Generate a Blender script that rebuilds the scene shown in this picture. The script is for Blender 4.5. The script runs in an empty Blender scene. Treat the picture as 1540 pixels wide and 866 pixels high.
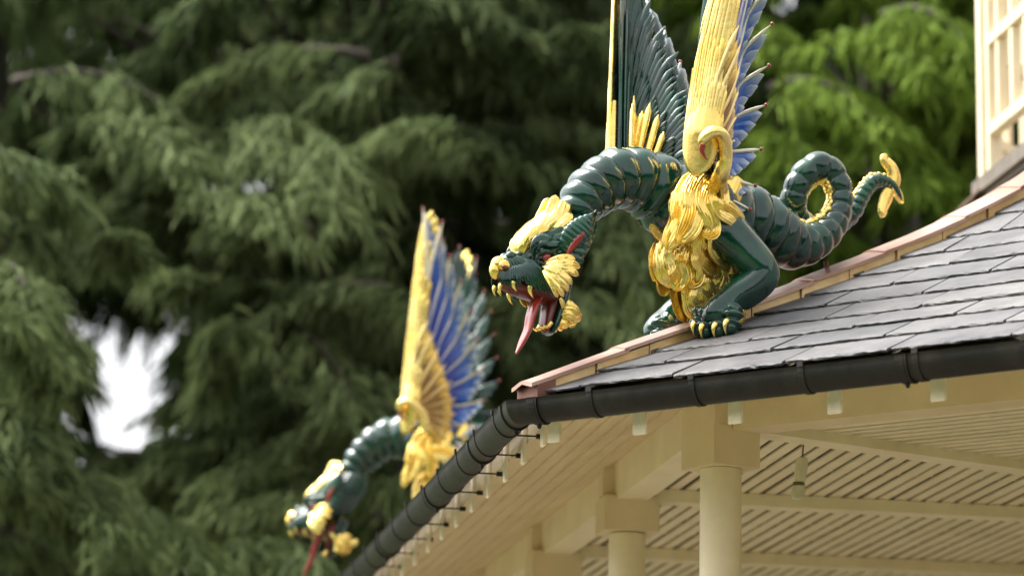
import bpy, bmesh, math, random
import numpy as np
from mathutils import Vector, Matrix
sc = bpy.context.scene
col = sc.collection
random.seed(7); rng = np.random.default_rng(11)
R = math.radians
PI = math.pi

# ------------------------------------------------------------------ camera, sky, sun, exposure
CAM_Z = 1.65
cam_d = bpy.data.cameras.new('camera'); cam = bpy.data.objects.new('camera', cam_d); col.objects.link(cam)
fw = Vector((0, .973914, .226915)); rt = Vector((.999851, -.00392, .016823)); up = Vector((-.017273, -.226882, .973769))
cam.matrix_world = Matrix(((rt.x, up.x, -fw.x, 0), (rt.y, up.y, -fw.y, 0), (rt.z, up.z, -fw.z, CAM_Z), (0, 0, 0, 1)))
cam_d.sensor_width = 36; cam_d.lens = 36 * 4809.1 / 1540
cam_d.clip_start = .1; cam_d.clip_end = 2000
cam_d.dof.use_dof = True; cam_d.dof.focus_distance = 11.85; cam_d.dof.aperture_fstop = 1.65
sc.camera = cam

SUN_EL, SUN_AZ = R(60), R(283)     # azimuth clockwise from +Y
world = bpy.data.worlds.new('World'); sc.world = world; world.use_nodes = True
wn = world.node_tree; wn.nodes.clear()
w_out = wn.nodes.new('ShaderNodeOutputWorld'); w_bg = wn.nodes.new('ShaderNodeBackground')
w_sky = wn.nodes.new('ShaderNodeTexSky'); w_sky.sky_type = 'NISHITA'; w_sky.sun_disc = False
w_sky.sun_elevation = SUN_EL; w_sky.sun_rotation = SUN_AZ; w_sky.dust_density = 7; w_sky.air_density = 1.0
w_hs = wn.nodes.new('ShaderNodeHueSaturation'); w_hs.inputs['Saturation'].default_value = .12
wn.links.new(w_sky.outputs[0], w_hs.inputs['Color']); wn.links.new(w_hs.outputs[0], w_bg.inputs['Color'])
w_bg.inputs['Strength'].default_value = .15
wn.links.new(w_bg.outputs[0], w_out.inputs['Surface'])
sun_d = bpy.data.lights.new('sun', 'SUN'); sun = bpy.data.objects.new('sun', sun_d); col.objects.link(sun)
sun_d.energy = 1.5; sun_d.angle = R(38); sun_d.color = (1, .95, .86)
sdir = Vector((math.sin(SUN_AZ) * math.cos(SUN_EL), math.cos(SUN_AZ) * math.cos(SUN_EL), math.sin(SUN_EL)))
sun.rotation_euler = (-sdir).to_track_quat('-Z', 'Y').to_euler()
sc.view_settings.view_transform = 'Standard'; sc.view_settings.look = 'None'
sc.view_settings.exposure = 1.6; sc.view_settings.gamma = 1
sc.view_settings.use_curve_mapping = False
sc.render.engine = 'CYCLES'
sc.cycles.max_bounces = 7; sc.cycles.transparent_max_bounces = 6
sc.cycles.use_denoising = True

# ------------------------------------------------------------------ materials
def rgb(h):
    return tuple(h) + (1,)
def material(name, base, rough=.6, metal=0, var=.15, scale=6, bump=0, bscale=40, coat=0, spec=.5, attr=False, second=None, stretch=(1, 1, 1), trans=0, emis=None, thresh=(.42, .62)):
    m = bpy.data.materials.new(name); m.use_nodes = True
    nt = m.node_tree; b = nt.nodes['Principled BSDF']
    tc = nt.nodes.new('ShaderNodeTexCoord'); mp = nt.nodes.new('ShaderNodeMapping'); mp.inputs['Scale'].default_value = stretch
    nt.links.new(tc.outputs['Object'], mp.inputs['Vector'])
    n1 = nt.nodes.new('ShaderNodeTexNoise'); n1.inputs['Scale'].default_value = scale; n1.inputs['Detail'].default_value = 6; n1.inputs['Roughness'].default_value = .6
    nt.links.new(mp.outputs[0], n1.inputs['Vector'])
    mixn = nt.nodes.new('ShaderNodeMix'); mixn.data_type = 'RGBA'; mixn.blend_type = 'MULTIPLY'; mixn.inputs[0].default_value = 1
    rp = nt.nodes.new('ShaderNodeValToRGB'); rp.color_ramp.elements[0].position = .3; rp.color_ramp.elements[1].position = .7
    lo = 1 - var; hi = 1 + var
    rp.color_ramp.elements[0].color = (lo, lo, lo, 1); rp.color_ramp.elements[1].color = (hi, hi, hi, 1)
    nt.links.new(n1.outputs['Fac'], rp.inputs[0])
    if attr:
        at = nt.nodes.new('ShaderNodeAttribute'); at.attribute_name = 'Col'; src = at.outputs['Color']
    else:
        src = None
    if second is not None:
        n2 = nt.nodes.new('ShaderNodeTexNoise'); n2.inputs['Scale'].default_value = scale * .45; n2.inputs['Detail'].default_value = 5
        nt.links.new(mp.outputs[0], n2.inputs['Vector'])
        r2 = nt.nodes.new('ShaderNodeValToRGB'); r2.color_ramp.elements[0].position = thresh[0]; r2.color_ramp.elements[1].position = thresh[1]
        nt.links.new(n2.outputs['Fac'], r2.inputs[0])
        m2 = nt.nodes.new('ShaderNodeMix'); m2.data_type = 'RGBA'
        nt.links.new(r2.outputs[0], m2.inputs[0]); m2.inputs[6].default_value = rgb(base); m2.inputs[7].default_value = rgb(second)
        src = m2.outputs[2]
    if src is not None: nt.links.new(src, mixn.inputs[6])
    else: mixn.inputs[6].default_value = rgb(base)
    nt.links.new(rp.outputs[0], mixn.inputs[7])
    nt.links.new(mixn.outputs[2], b.inputs['Base Color'])
    b.inputs['Roughness'].default_value = rough; b.inputs['Metallic'].default_value = metal
    b.inputs['Specular IOR Level'].default_value = spec
    if coat: b.inputs['Coat Weight'].default_value = coat; b.inputs['Coat Roughness'].default_value = .06
    if trans:
        b.inputs['Transmission Weight'].default_value = trans
    # roughness breaks up a little too
    rr = nt.nodes.new('ShaderNodeMapRange'); rr.inputs['To Min'].default_value = max(.02, rough - .07); rr.inputs['To Max'].default_value = min(1, rough + .09)
    nt.links.new(n1.outputs['Fac'], rr.inputs['Value']); nt.links.new(rr.outputs[0], b.inputs['Roughness'])
    if bump:
        n3 = nt.nodes.new('ShaderNodeTexNoise'); n3.inputs['Scale'].default_value = bscale; n3.inputs['Detail'].default_value = 5
        nt.links.new(mp.outputs[0], n3.inputs['Vector'])
        bp = nt.nodes.new('ShaderNodeBump'); bp.inputs['Strength'].default_value = bump; bp.inputs['Distance'].default_value = .01
        nt.links.new(n3.outputs['Fac'], bp.inputs['Height']); nt.links.new(bp.outputs[0], b.inputs['Normal'])
    return m
GREEN = material('green_lacquer', (.0026, .033, .022), .10, 0, .45, 9, .07, 60, coat=.35, second=(.0045, .058, .029), thresh=(.5, .7))
GOLD = material('gold_leaf', (.94, .67, .17), .25, .88, .14, 14, .08, 45, second=(1.0, .76, .26))
OLDGOLD = material('brown_gold_leaf', (.62, .34, .055), .3, .8, .2, 10, .15, 40)
RED = material('red_lacquer', (.30, .022, .016), .2, 0, .2, 12, .1, 50, coat=.5)
MOUTH = material('dark_red_lacquer', (.12, .012, .008), .28, 0, .25, 14, .15, 50, coat=.3)
PLUME = material('painted_plumage', (.1, .1, .4), .24, .25, .12, 20, .12, 60, coat=.35, attr=True)
PGOLD = material('painted_gold_plumage', (.7, .4, .1), .28, .75, .12, 20, .15, 60, attr=True)
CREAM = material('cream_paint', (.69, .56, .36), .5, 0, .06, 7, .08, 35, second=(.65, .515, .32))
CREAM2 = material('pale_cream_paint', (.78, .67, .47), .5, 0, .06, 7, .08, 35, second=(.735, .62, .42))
WHITEP = material('white_end_grain_paint', (.95, .82, .63), .5, 0, .1, 20, .2, 60)
IRON = material('black_gutter_paint', (.007, .006, .005), .5, .0, .5, 14, .2, 50, second=(.017, .014, .010), stretch=(1, 1, .4), spec=.32)
SLATES = [material('slate_%d' % i, c, .58, 0, .25, 7, .5, 28, spec=.35, second=c2, stretch=(1, 1, 1)) for i, (c, c2) in enumerate([((.083, .082, .085), (.115, .113, .113)), ((.102, .10, .101), (.138, .135, .131)), ((.066, .066, .07), (.095, .093, .094)), ((.118, .114, .112), (.085, .085, .088))])]
COPPER = material('weathered_copper', (.33, .18, .125), .36, .6, .22, 4, .10, 20, second=(.45, .31, .245))
REDCU = material('red_copper', (.20, .075, .05), .5, .3, .2, 6, .15, 30)
BRIGHTCU = material('bright_brass_flashing', (.78, .53, .25), .45, .25, .22, 8, .4, 30, second=(.62, .38, .15))
LEAD = material('grey_lead', (.2, .17, .14), .55, .3, .25, 8, .3, 25)
RUST = material('rusty_iron', (.10, .035, .018), .7, .2, .3, 20, .3, 60)
STRIPM = material('pale_plastic_film', (.62, .58, .42), .35, 0, .15, 12, .2, 40)
STRIPD = material('dark_olive_band', (.10, .11, .03), .5, 0, .2, 14)
DARKWOOD = material('roof_boarding', (.14, .10, .055), .8, 0, .2, 4)
BARK = material('bark', (.045, .034, .026), .9, 0, .35, 5, .6, 14)

# ------------------------------------------------------------------ mesh helpers
class MB:
    def __init__(s): s.v = []; s.f = []; s.m = []; s.c = None
    def add(s, vs, fs, mat=0, cols=None):
        o = len(s.v); s.v += [tuple(map(float, p)) for p in vs]
        s.f += [tuple(i + o for i in f) for f in fs]
        s.m += list(mat) if isinstance(mat, (list, tuple)) else [mat] * len(fs)
        if cols is not None:
            if s.c is None: s.c = [(1, 1, 1)] * o
            s.c += list(cols)
        elif s.c is not None: s.c += [(1, 1, 1)] * len(vs)
    def box(s, c, d, M=None, mat=0):
        x, y, z = [q / 2 for q in d]
        vs = [Vector((sx * x, sy * y, sz * z)) for sx in (-1, 1) for sy in (-1, 1) for sz in (-1, 1)]
        if M is not None: vs = [M @ p for p in vs]
        vs = [p + Vector(c) for p in vs]
        s.add(vs, [(0, 1, 3, 2), (4, 6, 7, 5), (0, 4, 5, 1), (2, 3, 7, 6), (0, 2, 6, 4), (1, 5, 7, 3)], mat)
    def mesh(s, name, mats, smooth=True, angle=None):
        me = bpy.data.meshes.new(name); me.from_pydata(s.v, [], s.f)
        for m in (mats if isinstance(mats, (list, tuple)) else [mats]): me.materials.append(m)
        me.polygons.foreach_set('material_index', s.m)
        if s.c is not None:
            a = me.color_attributes.new('Col', 'FLOAT_COLOR', 'POINT')
            a.data.foreach_set('color', np.c_[np.array(s.c, float), np.ones(len(s.c))].ravel())
        me.polygons.foreach_set('use_smooth', [smooth] * len(me.polygons))
        me.update()
        if smooth and angle: me.set_sharp_from_angle(angle=R(angle))
        return me
    def build(s, name, mats, parent=None, smooth=True, angle=None, kind=None):
        return link(name, s.mesh(name, mats, smooth, angle), parent, kind)
def link(name, me, parent=None, kind=None):
    o = bpy.data.objects.new(name, me); col.objects.link(o)
    if parent is not None: o.parent = parent
    if kind: o['kind'] = kind
    return o
def empty(name, loc=(0, 0, 0), rz=0, parent=None):
    o = bpy.data.objects.new(name, None); col.objects.link(o); o.location = loc; o.rotation_euler = (0, 0, rz); o.empty_display_size = .2
    if parent is not None: o.parent = parent
    return o
def tag(o, label, cat, group=None, kind=None):
    o['label'] = label; o['category'] = cat
    if group: o['group'] = group
    if kind: o['kind'] = kind
    return o
def bevel_mesh(me, w, seg=2):
    bm = bmesh.new(); bm.from_mesh(me)
    bmesh.ops.bevel(bm, geom=bm.edges[:], offset=w, segments=seg, affect='EDGES', clamp_overlap=True)
    bm.to_mesh(me); bm.free()
    for p in me.polygons: p.use_smooth = False
    return me
def catmull(pts, step=None, n=None):
    "resample rows of any width with a centripetal-like Catmull-Rom spline"
    p = np.array(pts, float); p = np.vstack([2 * p[0] - p[1], p, 2 * p[-1] - p[-2]])
    out = []
    for i in range(1, len(p) - 2):
        a, b, c, d = p[i - 1], p[i], p[i + 1], p[i + 2]
        L = np.linalg.norm((c - b)[:3]); k = n if n else max(2, int(L / step))
        t = np.linspace(0, 1, k, endpoint=False)[:, None]
        out.append(.5 * (2 * b + (c - a) * t + (2 * a - 5 * b + 4 * c - d) * t ** 2 + (3 * b - a - 3 * c + d) * t ** 3))
    out.append(p[-2][None]); return np.vstack(out)
def frames(c, hint):
    T = np.gradient(c, axis=0); T /= np.linalg.norm(T, axis=1)[:, None] + 1e-12
    N = np.zeros_like(T); h = np.array(hint, float); h = h - T[0] * (h @ T[0]); N[0] = h / np.linalg.norm(h)
    for i in range(1, len(c)):
        q = N[i - 1] - T[i] * (N[i - 1] @ T[i]); N[i] = q / np.linalg.norm(q)
    return T, N, np.cross(T, N)
def loft(mb, c, rn, rb, hint=(0, 0, 1), n=24, mod=None, mat=0, colf=None, caps=True):
    "tube along c with radii rn (hint side) and rb (sideways); mod(i, phi) multiplies"
    c = np.array(c, float); T, N, B = frames(c, hint); k = len(c)
    rn = np.broadcast_to(np.array(rn, float), (k,)); rb = np.broadcast_to(np.array(rb, float), (k,))
    ph = np.linspace(0, 2 * PI, n, endpoint=False)
    I, PH = np.meshgrid(np.arange(k), ph, indexing='ij')
    m = np.ones((k, n)) if mod is None else mod(I, PH)
    V = c[:, None] + (N[:, None] * (np.cos(ph)[None, :, None] * rn[:, None, None]) + B[:, None] * (np.sin(ph)[None, :, None] * rb[:, None, None])) * m[..., None]
    vs = V.reshape(-1, 3)
    fs = []
    for i in range(k - 1):
        for j in range(n):
            j2 = (j + 1) % n; fs.append((i * n + j, i * n + j2, (i + 1) * n + j2, (i + 1) * n + j))
    if caps: fs.append(tuple(range(n - 1, -1, -1))); fs.append(tuple((k - 1) * n + j for j in range(n)))
    cols = None
    if colf is not None: cols = [colf(i / (k - 1), p) for i in range(k) for p in ph]
    mb.add(vs, fs, mat, cols)
    return T, N, B
def blob(mb, c, r, rot=None, n=12, m=8, mat=0, mod=None):
    vs = []; fs = []
    for i in range(m + 1):
        th = PI * i / m
        for j in range(n):
            p = 2 * PI * j / n
            d = Vector((math.sin(th) * math.cos(p), math.sin(th) * math.sin(p), math.cos(th)))
            k = mod(d) if mod else 1
            q = Vector((d.x * r[0], d.y * r[1], d.z * r[2])) * k
            if rot is not None: q = rot @ q
            vs.append(q + Vector(c))
    for i in range(m):
        for j in range(n): fs.append((i * n + j, i * n + (j + 1) % n, (i + 1) * n + (j + 1) % n, (i + 1) * n + j))
    mb.add(vs, fs[::1], mat)
def cone(mb, a, b, r, bend=(0, 0, 0), n=8, mat=0, k=7):
    a, b, bend = np.array(a, float), np.array(b, float), np.array(bend, float)
    t = np.linspace(0, 1, k)[:, None]
    c = a + (b - a) * t + bend * (t * (1 - t) * 4)
    rr = r * (1 - t[:, 0] ** 1.4 * .93)
    h = (0, 1, 0) if abs((b - a)[1]) < .7 * np.linalg.norm(b - a) else (0, 0, 1)
    loft(mb, c, rr, rr, h, n, mat=mat)
PXM = .00252

# ------------------------------------------------------------------ the dragon (local axes: x forward, y its left, z up; origin on the hip)
def lock(mb, pts, w, normal, thick=.35, ridges=5, n=20, mat=0, taper=(.55, .25), wave=.0, colf=None):
    "a carved lock of hair: a flattened, grooved, tapering strand; pts rows (x,y,z), w half width"
    c = catmull(pts, step=.009); k = len(c); t = np.linspace(0, 1, k)
    T = np.gradient(c, axis=0); T /= np.linalg.norm(T, axis=1)[:, None] + 1e-9
    nm = np.array(normal, float); side_ = np.cross(T, nm); side_ /= np.linalg.norm(side_, axis=1)[:, None] + 1e-9; sd_ = rng.random() * 6; c = c + side_ * (w * wave * np.sin(t * 6.5 + sd_) * t)[:, None]; N = nm - T * (T @ nm)[:, None]; N /= np.linalg.norm(N, axis=1)[:, None] + 1e-9
    B = np.cross(T, N)
    wid = w * np.minimum(1, taper[0] + t / .3 * (1 - taper[0])) * np.where(t > .72, np.sqrt(np.maximum(0, 1 - ((t - .72) / .28) ** 2)) * (1 - taper[1]) + taper[1] * (1 - ((t - .72) / .28) ** 3), 1)
    ph = np.linspace(0, 2 * PI, n, endpoint=False)
    a = np.cos(ph); hgt = np.sin(ph)
    seed = rng.random() * 6
    grv = 1 - .55 * np.abs(np.sin(a[None] * ridges * PI / 2 + seed + 1.2 * np.sin(t * 5 + seed)[:, None])) ** 2.2 * (hgt[None] > -.05) * (np.abs(a)[None] < .93)
    V = c[:, None] + B[:, None] * (a[None, :, None] * wid[:, None, None]) + N[:, None] * (hgt[None] * grv * (thick * wid)[:, None])[..., None]
    fs = []
    for i in range(k - 1):
        for j in range(n):
            j2 = (j + 1) % n; fs.append((i * n + j, i * n + j2, (i + 1) * n + j2, (i + 1) * n + j))
    fs.append(tuple(range(n - 1, -1, -1))); fs.append(tuple((k - 1) * n + j for j in range(n)))
    cols = None
    if colf is not None: cols = [colf(x, 0) for x in t for _ in range(n)]
    mb.add(V.reshape(-1, 3), fs, mat, cols)
def flip(mb):
    "mirror image across the dragon's middle plane"
    q = MB(); q.v = [(x, -y, z) for x, y, z in mb.v]; q.f = [f[::-1] for f in mb.f]; q.m = list(mb.m); q.c = None if mb.c is None else list(mb.c)
    return q

# ---- wing surface: c across (negative = gilded leading band, positive = feathers), s up the wing
WB = np.array((0.3359,0.212,0.5211)) + .112 * np.array((-.69, .73, 0))
WS = np.array((-.085, .085, 1.0)); WS /= np.linalg.norm(WS); WSC = 1.06
_cc = np.linspace(-.3, .6, 361); _ang = np.radians(catmull(np.c_[np.interp(_cc, [-.3, -.05, .035, .19, .30, .6], [133.4, 133.4, 224, 226, 226, 226]), _cc * 0, _cc * 0], n=1)[:361, 0])
_ang = np.convolve(np.r_[[_ang[0]] * 8, _ang, [_ang[-1]] * 8], np.ones(17) / 17, 'valid'); _d = np.c_[np.cos(_ang), np.sin(_ang)]
_pos = np.cumsum(_d, axis=0) * (_cc[1] - _cc[0]); _pos -= _pos[np.argmin(abs(_cc))]
_ts, _tc = zip(*sorted([(-.3, .28), (-.17, .315), (-.065, .375), (.085, .415), (.25, .40), (.385, .345), (.525, .29), (.665, .23), (.79, .165), (.885, .10), (.97, .035), (1.04, -.03), (1.2, -.1)]))
_fx = np.linspace(0, .4, 161); _fa = np.radians(-72 * np.clip(_fx / .07, 0, 1) ** 1.0); _fd = np.c_[np.cos(_fa), np.sin(_fa)]; _fp = np.vstack([[0, 0], np.cumsum(_fd[:-1], axis=0)]) * (_fx[1] - _fx[0])
def wing_pt(c, s, h):
    c = np.asarray(c, float); s = np.asarray(s, float); h = np.asarray(h, float)
    c0 = np.maximum(np.interp(s, _ts, _tc) - .16, .03); x = np.maximum(c - c0, 0); cb = np.minimum(c, c0)
    an = np.interp(cb, _cc, _ang); fx = np.interp(x, _fx, _fp[:, 0]); fy = np.interp(x, _fx, _fp[:, 1])
    px = np.interp(cb, _cc, _pos[:, 0]) + np.cos(an) * fx - np.sin(an) * fy; py = np.interp(cb, _cc, _pos[:, 1]) + np.sin(an) * fx + np.cos(an) * fy
    an = an + np.interp(x, _fx, _fa)
    nx, ny = np.sin(an), -np.cos(an)
    s = s * WSC
    bow = -.10 * np.maximum(c, 0) ** 2 + .03 * np.maximum(s, 0) ** 2
    hh = h + bow
    return np.stack([WB[0] + px + s * WS[0] + nx * hh, WB[1] + py + s * WS[1] + ny * hh, WB[2] + s * WS[2] + 0 * c], -1)
def finger(mb, base, tip, hw, off, ctrl=None, hgt=.006, nt=13, na=7, colf=None, tip_sharp=.82, quill=False, lift=0.0, b0=.55):
    base, tip = np.array(base, float), np.array(tip, float)
    ctrl = (base + tip) / 2 if ctrl is None else np.array(ctrl, float)
    t = np.linspace(0, 1, nt)[:, None]
    p = (1 - t) ** 2 * base + 2 * t * (1 - t) * ctrl + t ** 2 * tip
    tg = np.gradient(p, axis=0); tg /= np.linalg.norm(tg, axis=1)[:, None] + 1e-9; nn = np.c_[-tg[:, 1], tg[:, 0]]
    t = t[:, 0]
    w = hw * np.minimum(1, b0 + t * (1.0 if b0 > .5 else 5)) * np.sqrt(np.maximum(.0, 1 - np.clip((t - tip_sharp) / (1 - tip_sharp), 0, 1) ** 2))
    w = np.maximum(w, hw * .06)
    a = np.linspace(-1, 1, na); prof = np.sqrt(np.maximum(0, 1 - a ** 2))
    C = p[:, None, 0] + nn[:, None, 0] * (a[None] * w[:, None]); S = p[:, None, 1] + nn[:, None, 1] * (a[None] * w[:, None])
    H = off + lift * t[:, None] ** 2 + hgt * prof[None] * (w / hw)[:, None]; H2 = off + lift * t[:, None] ** 2 - .004 - hgt * .8 * prof[None] * (w / hw)[:, None]
    top = wing_pt(C, S, H).reshape(-1, 3); bot = wing_pt(C, S, H2).reshape(-1, 3)
    fs = []; ms = []; n = na; k = nt; o = k * n
    for i in range(k - 1):
        for j in range(n - 1):
            fs.append((i * n + j, (i + 1) * n + j, (i + 1) * n + j + 1, i * n + j + 1)); ms.append(0)
            fs.append((o + i * n + j, o + i * n + j + 1, o + (i + 1) * n + j + 1, o + (i + 1) * n + j)); ms.append(1)
        fs.append((i * n, o + i * n, o + (i + 1) * n, (i + 1) * n)); ms.append(0)
        j = n - 1; fs.append((i * n + j, (i + 1) * n + j, o + (i + 1) * n + j, o + i * n + j)); ms.append(0)
    i = k - 1
    for j in range(n - 1): fs.append((i * n + j, o + i * n + j, o + i * n + j + 1, i * n + j + 1)); ms.append(0)
    cf = colf or (lambda t, a: (.1, .1, .3))
    cols = [cf(ti, ai) for ti in t for ai in a] * 2
    mb.add(np.vstack([top, bot]), fs, ms, cols)
    return top[(k - 1) * n + n // 2]
def mixc(a, b, f):
    f = min(1, max(0, f)); return tuple(x + (y - x) * f for x, y in zip(a, b))
BLUE, DEEP, SILV = (.006, .028, .26), (.006, .010, .09), (.50, .54, .52)
def blue_col(t, a):
    c = mixc(DEEP, BLUE, t / .45); c = mixc(c, (.012, .09, .40), (t - .55) / .25)
    return mixc(c, SILV, (t - .88) / .12)
def quill_col(t, a): return mixc((.25, .3, .5), (.75, .68, .5), (t - .25) / .4)
BROWN, GLD = (.10, .028, .018), (.80, .54, .12)
def brown_col(t, a): return mixc(mixc(BROWN, GLD, (t - .6) / .3), (.75, .5, .14), .5 * max(0, 1 - abs(a) * 2.0))
def gold_col(t, a): return (.83, .57, .14)

def build_wing(parent, side):
    def emit(mb, name, mats, par):
        if side < 0: mb = flip(mb)
        return mb.build(name, mats, par, angle=50)
    # shell: the dark green inner skin of the wing, shaped between the leading edge and the feather roots
    mb = MB(); ns, nc = 40, 16
    sv = np.linspace(-.03, .98, ns)
    V = []
    for s in sv:
        ci = -np.interp(s, [-.03, .0, .3, .6, .85, 1.0], [.075, .108, .105, .09, .065, .035])
        co = np.interp(s, [-.03, .1, .3, .5, .7, 1.0], [.05, .10, .09, .07, .04, -.03])
        cs = np.linspace(ci, co, nc); V.append(wing_pt(cs, np.full(nc, s), -.012 + .002 * np.sin(cs * 260)))
    Vo = np.array(V)
    Vi = []
    for s in sv:
        ci = -np.interp(s, [-.03, .0, .3, .6, .85, 1.0], [.075, .108, .105, .09, .065, .035])
        co = np.interp(s, [-.03, .1, .3, .5, .7, 1.0], [.05, .10, .09, .07, .04, -.03])
        cs = np.linspace(ci, co, nc); Vi.append(wing_pt(cs, np.full(nc, s), -.021 - .004 * np.abs(np.sin(cs * 150 + s * 20))))
    Vi = np.array(Vi); o = ns * nc; fs = []
    for i in range(ns - 1):
        for j in range(nc - 1):
            fs.append((i * nc + j, (i + 1) * nc + j, (i + 1) * nc + j + 1, i * nc + j + 1))
            fs.append((o + i * nc + j, o + i * nc + j + 1, o + (i + 1) * nc + j + 1, o + (i + 1) * nc + j))
        for j in (0, nc - 1): fs.append((i * nc + j, (i + 1) * nc + j, o + (i + 1) * nc + j, o + i * nc + j))
    mb.add(np.vstack([Vo.reshape(-1, 3), Vi.reshape(-1, 3)]), fs)
    wing = emit(mb, 'wing', GREEN, parent)
    # blue flight feathers: groups of rounded barbs beside a pale quill with a red bead
    tips = [(-.03, 1.04), (.035, .97), (.10, .885), (.165, .79), (.23, .665), (.29, .525), (.345, .385), (.40, .25), (.415, .085), (.375, -.065), (.315, -.17)]
    n = len(tips)
    for i, tp in enumerate(tips):
        f = i / (n - 1); mb = MB()
        base = np.array((-.015 + .10 * f, .34 * (1 - f) ** 1.1 - .02 * f)); tp = np.array(tp)
        dirv = tp - base; L = np.linalg.norm(dirv); dirv /= L; nn = np.array((-dirv[1], dirv[0]))
        if nn[1] < 0: nn = -nn
        bow = base + (tp - base) * .5 + nn * .05 * L * (1 if i < 8 else -.35)
        nb = 4
        prev = np.array(tips[i + 1]) if i < n - 1 else tp + np.array((-.07, -.06))
        nxt = np.array(tips[i - 1]) if i else tp + np.array((-.02, .0))
        hw = .0235 if i > 2 else .017
        for k in range(nb):
            g = (k + .7) / (nb + .4)
            q = tp * (1 - g) + prev * g
            short = .99 - .27 * g + .03 * (rng.random() - .5)
            q = base + (q - base) * short
            b2 = base + np.array((.012 * g, -.02 * g))
            pale = .30 * rng.random() ** 2
            finger(mb, b2, q, hw * (1 + .1 * rng.random()), .004 + .0035 * (1 - f) + .001 * k, bow + (q - tp) * .5, .0085, colf=lambda t, a, p=pale: mixc(blue_col(t, a), SILV, p * max(0, (t - .45) / .4) * (1 if a > -.2 else .3)), lift=.004, tip_sharp=.92, nt=15)
        e = finger(mb, base, base + (tp - base) * .985, .0075, .014, bow, .0085, colf=quill_col, lift=.006, na=5)
        fe = emit(mb, 'feather', [PLUME, GREEN], wing)
        bm_ = MB(); blob(bm_, e, (.0075, .0075, .008), n=8, m=6); emit(bm_, 'bead', RED, wing)
    # dark green strands lying on the inner face
    inn_t = [(-.06, .98), (-.02, .90), (.03, .84), (.08, .74), (.13, .63), (.18, .50), (.23, .38), (.28, .25), (.295, .11), (.27, -.02), (.22, -.12)]
    for lay, (fac, o_) in enumerate(((1.0, -.022), (.68, -.034), (.42, -.044))):
        mb = MB()
        for i in range(len(inn_t) - 1):
            for k in range(5):
                g = (k + rng.random() * .5) / 5; tp = np.array(inn_t[i]) * (1 - g) + np.array(inn_t[i + 1]) * g; f = (i + g) / (len(inn_t) - 1)
                base = np.array((-.08 + .17 * f, .10 * (1 - f) - .03)); tp = base + (tp - base) * fac * (1.03 - .16 * g) * rng.uniform(.96, 1.03)
                dv = tp - base; nn = np.array((-dv[1], dv[0]))
                finger(mb, base, tp, .011 + .004 * fac, o_ - .004 * rng.random(), base + dv * .5 + nn * (.07 if i < 6 else .03), .006, nt=12, na=5, colf=gold_col, lift=-.004)
        emit(mb, 'inner_feathers', [GREEN, GREEN], wing)
    # brown and gold coverts in front of the blue
    sec = [(.012, .46), (.035, .40), (.075, .33), (.125, .255), (.175, .175), (.21, .09), (.222, .01), (.21, -.06), (.175, -.12)]
    n = len(sec)
    for i, tp in enumerate(sec):
        f = i / (n - 1); mb = MB(); tp = np.array(tp)
        base = np.array((-.035 + .075 * f, .11 * (1 - f) - .025))
        dirv = tp - base; L = np.linalg.norm(dirv); nn = np.array((-dirv[1], dirv[0])) / L
        bow = base + (tp - base) * .5 + nn * .06 * L * (1 if i < 5 else .2)
        nxt = np.array(sec[i + 1]) if i < n - 1 else tp + np.array((-.06, -.05))
        for k in range(2):
            g = (k + .35) / 2; q = base + (tp * (1 - g) + nxt * g - base) * (.93 - .03 * k)
            for e_ in (-1, 0, 1):
                q2 = q + np.array((nn[0], nn[1])) * e_ * .013 - (q - base) * .035 * abs(e_)
                finger(mb, base + np.array((.008 * g, -.012 * g)) + nn * e_ * .006, q2, .0105, .019 + .002 * k - .001 * abs(e_), bow + (q2 - tp) * .5, .008, colf=brown_col, nt=11, lift=.009)
        finger(mb, base, tp, .0065, .026, bow, .007, colf=lambda t, a: mixc((.45, .25, .08), (.9, .7, .3), t * 1.5), nt=10, na=5, lift=.010)
        emit(mb, 'covert_feather', [PGOLD, GREEN], wing)
    # the gilded leading band: overlapping long plumes climbing to the tip
    rows = [(-.02, .30, 5), (.06, .48, 5), (.26, .66, 4), (.42, .80, 4), (.56, .93, 3), (.70, 1.035, 2)]
    for r_i, (s0, s1, cnt) in enumerate(rows):
        for k in range(cnt):
            mb = MB(); g = (k + .5) / cnt
            w0 = np.interp(s0, [0, .3, .55, .7, .85, 1.04], [.112, .11, .098, .075, .048, .018]); w1 = np.interp(s1, [0, .3, .55, .7, .85, 1.04], [.112, .108, .095, .07, .045, .012])
            c0, c1 = -w0 * (1 - g) - .0, -w1 * (1 - g) + .006
            s0_ = s0
            if r_i == 0: s0_ = -.058 + .10 * (2 * g - 1) ** 2; c0 = -.056 + (c0 + .056) * .8
            e1 = s1 - .30 * abs(g - (.3 if r_i % 2 else .62)) * (s1 - s0) - .05 * rng.random()
            hw = w0 / cnt * .66
            for q in (-.55, 0, .55):
                finger(mb, (c0 + q * hw * (.7 if r_i == 0 else 1), s0_), (c1 + q * hw, e1 - abs(q) * .06), hw * .46, .008 + .0034 * (len(rows) - r_i), None, .007, nt=16, na=7, colf=gold_col, tip_sharp=.88, b0=.12)
            emit(mb, 'gilded_feather', [GOLD, GOLD if k < 2 else GREEN], wing)
    # smooth gilded foot of the band, curling under into the shoulder scroll
    mb = MB()
    V = []; ns, nc = 26, 15
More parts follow.
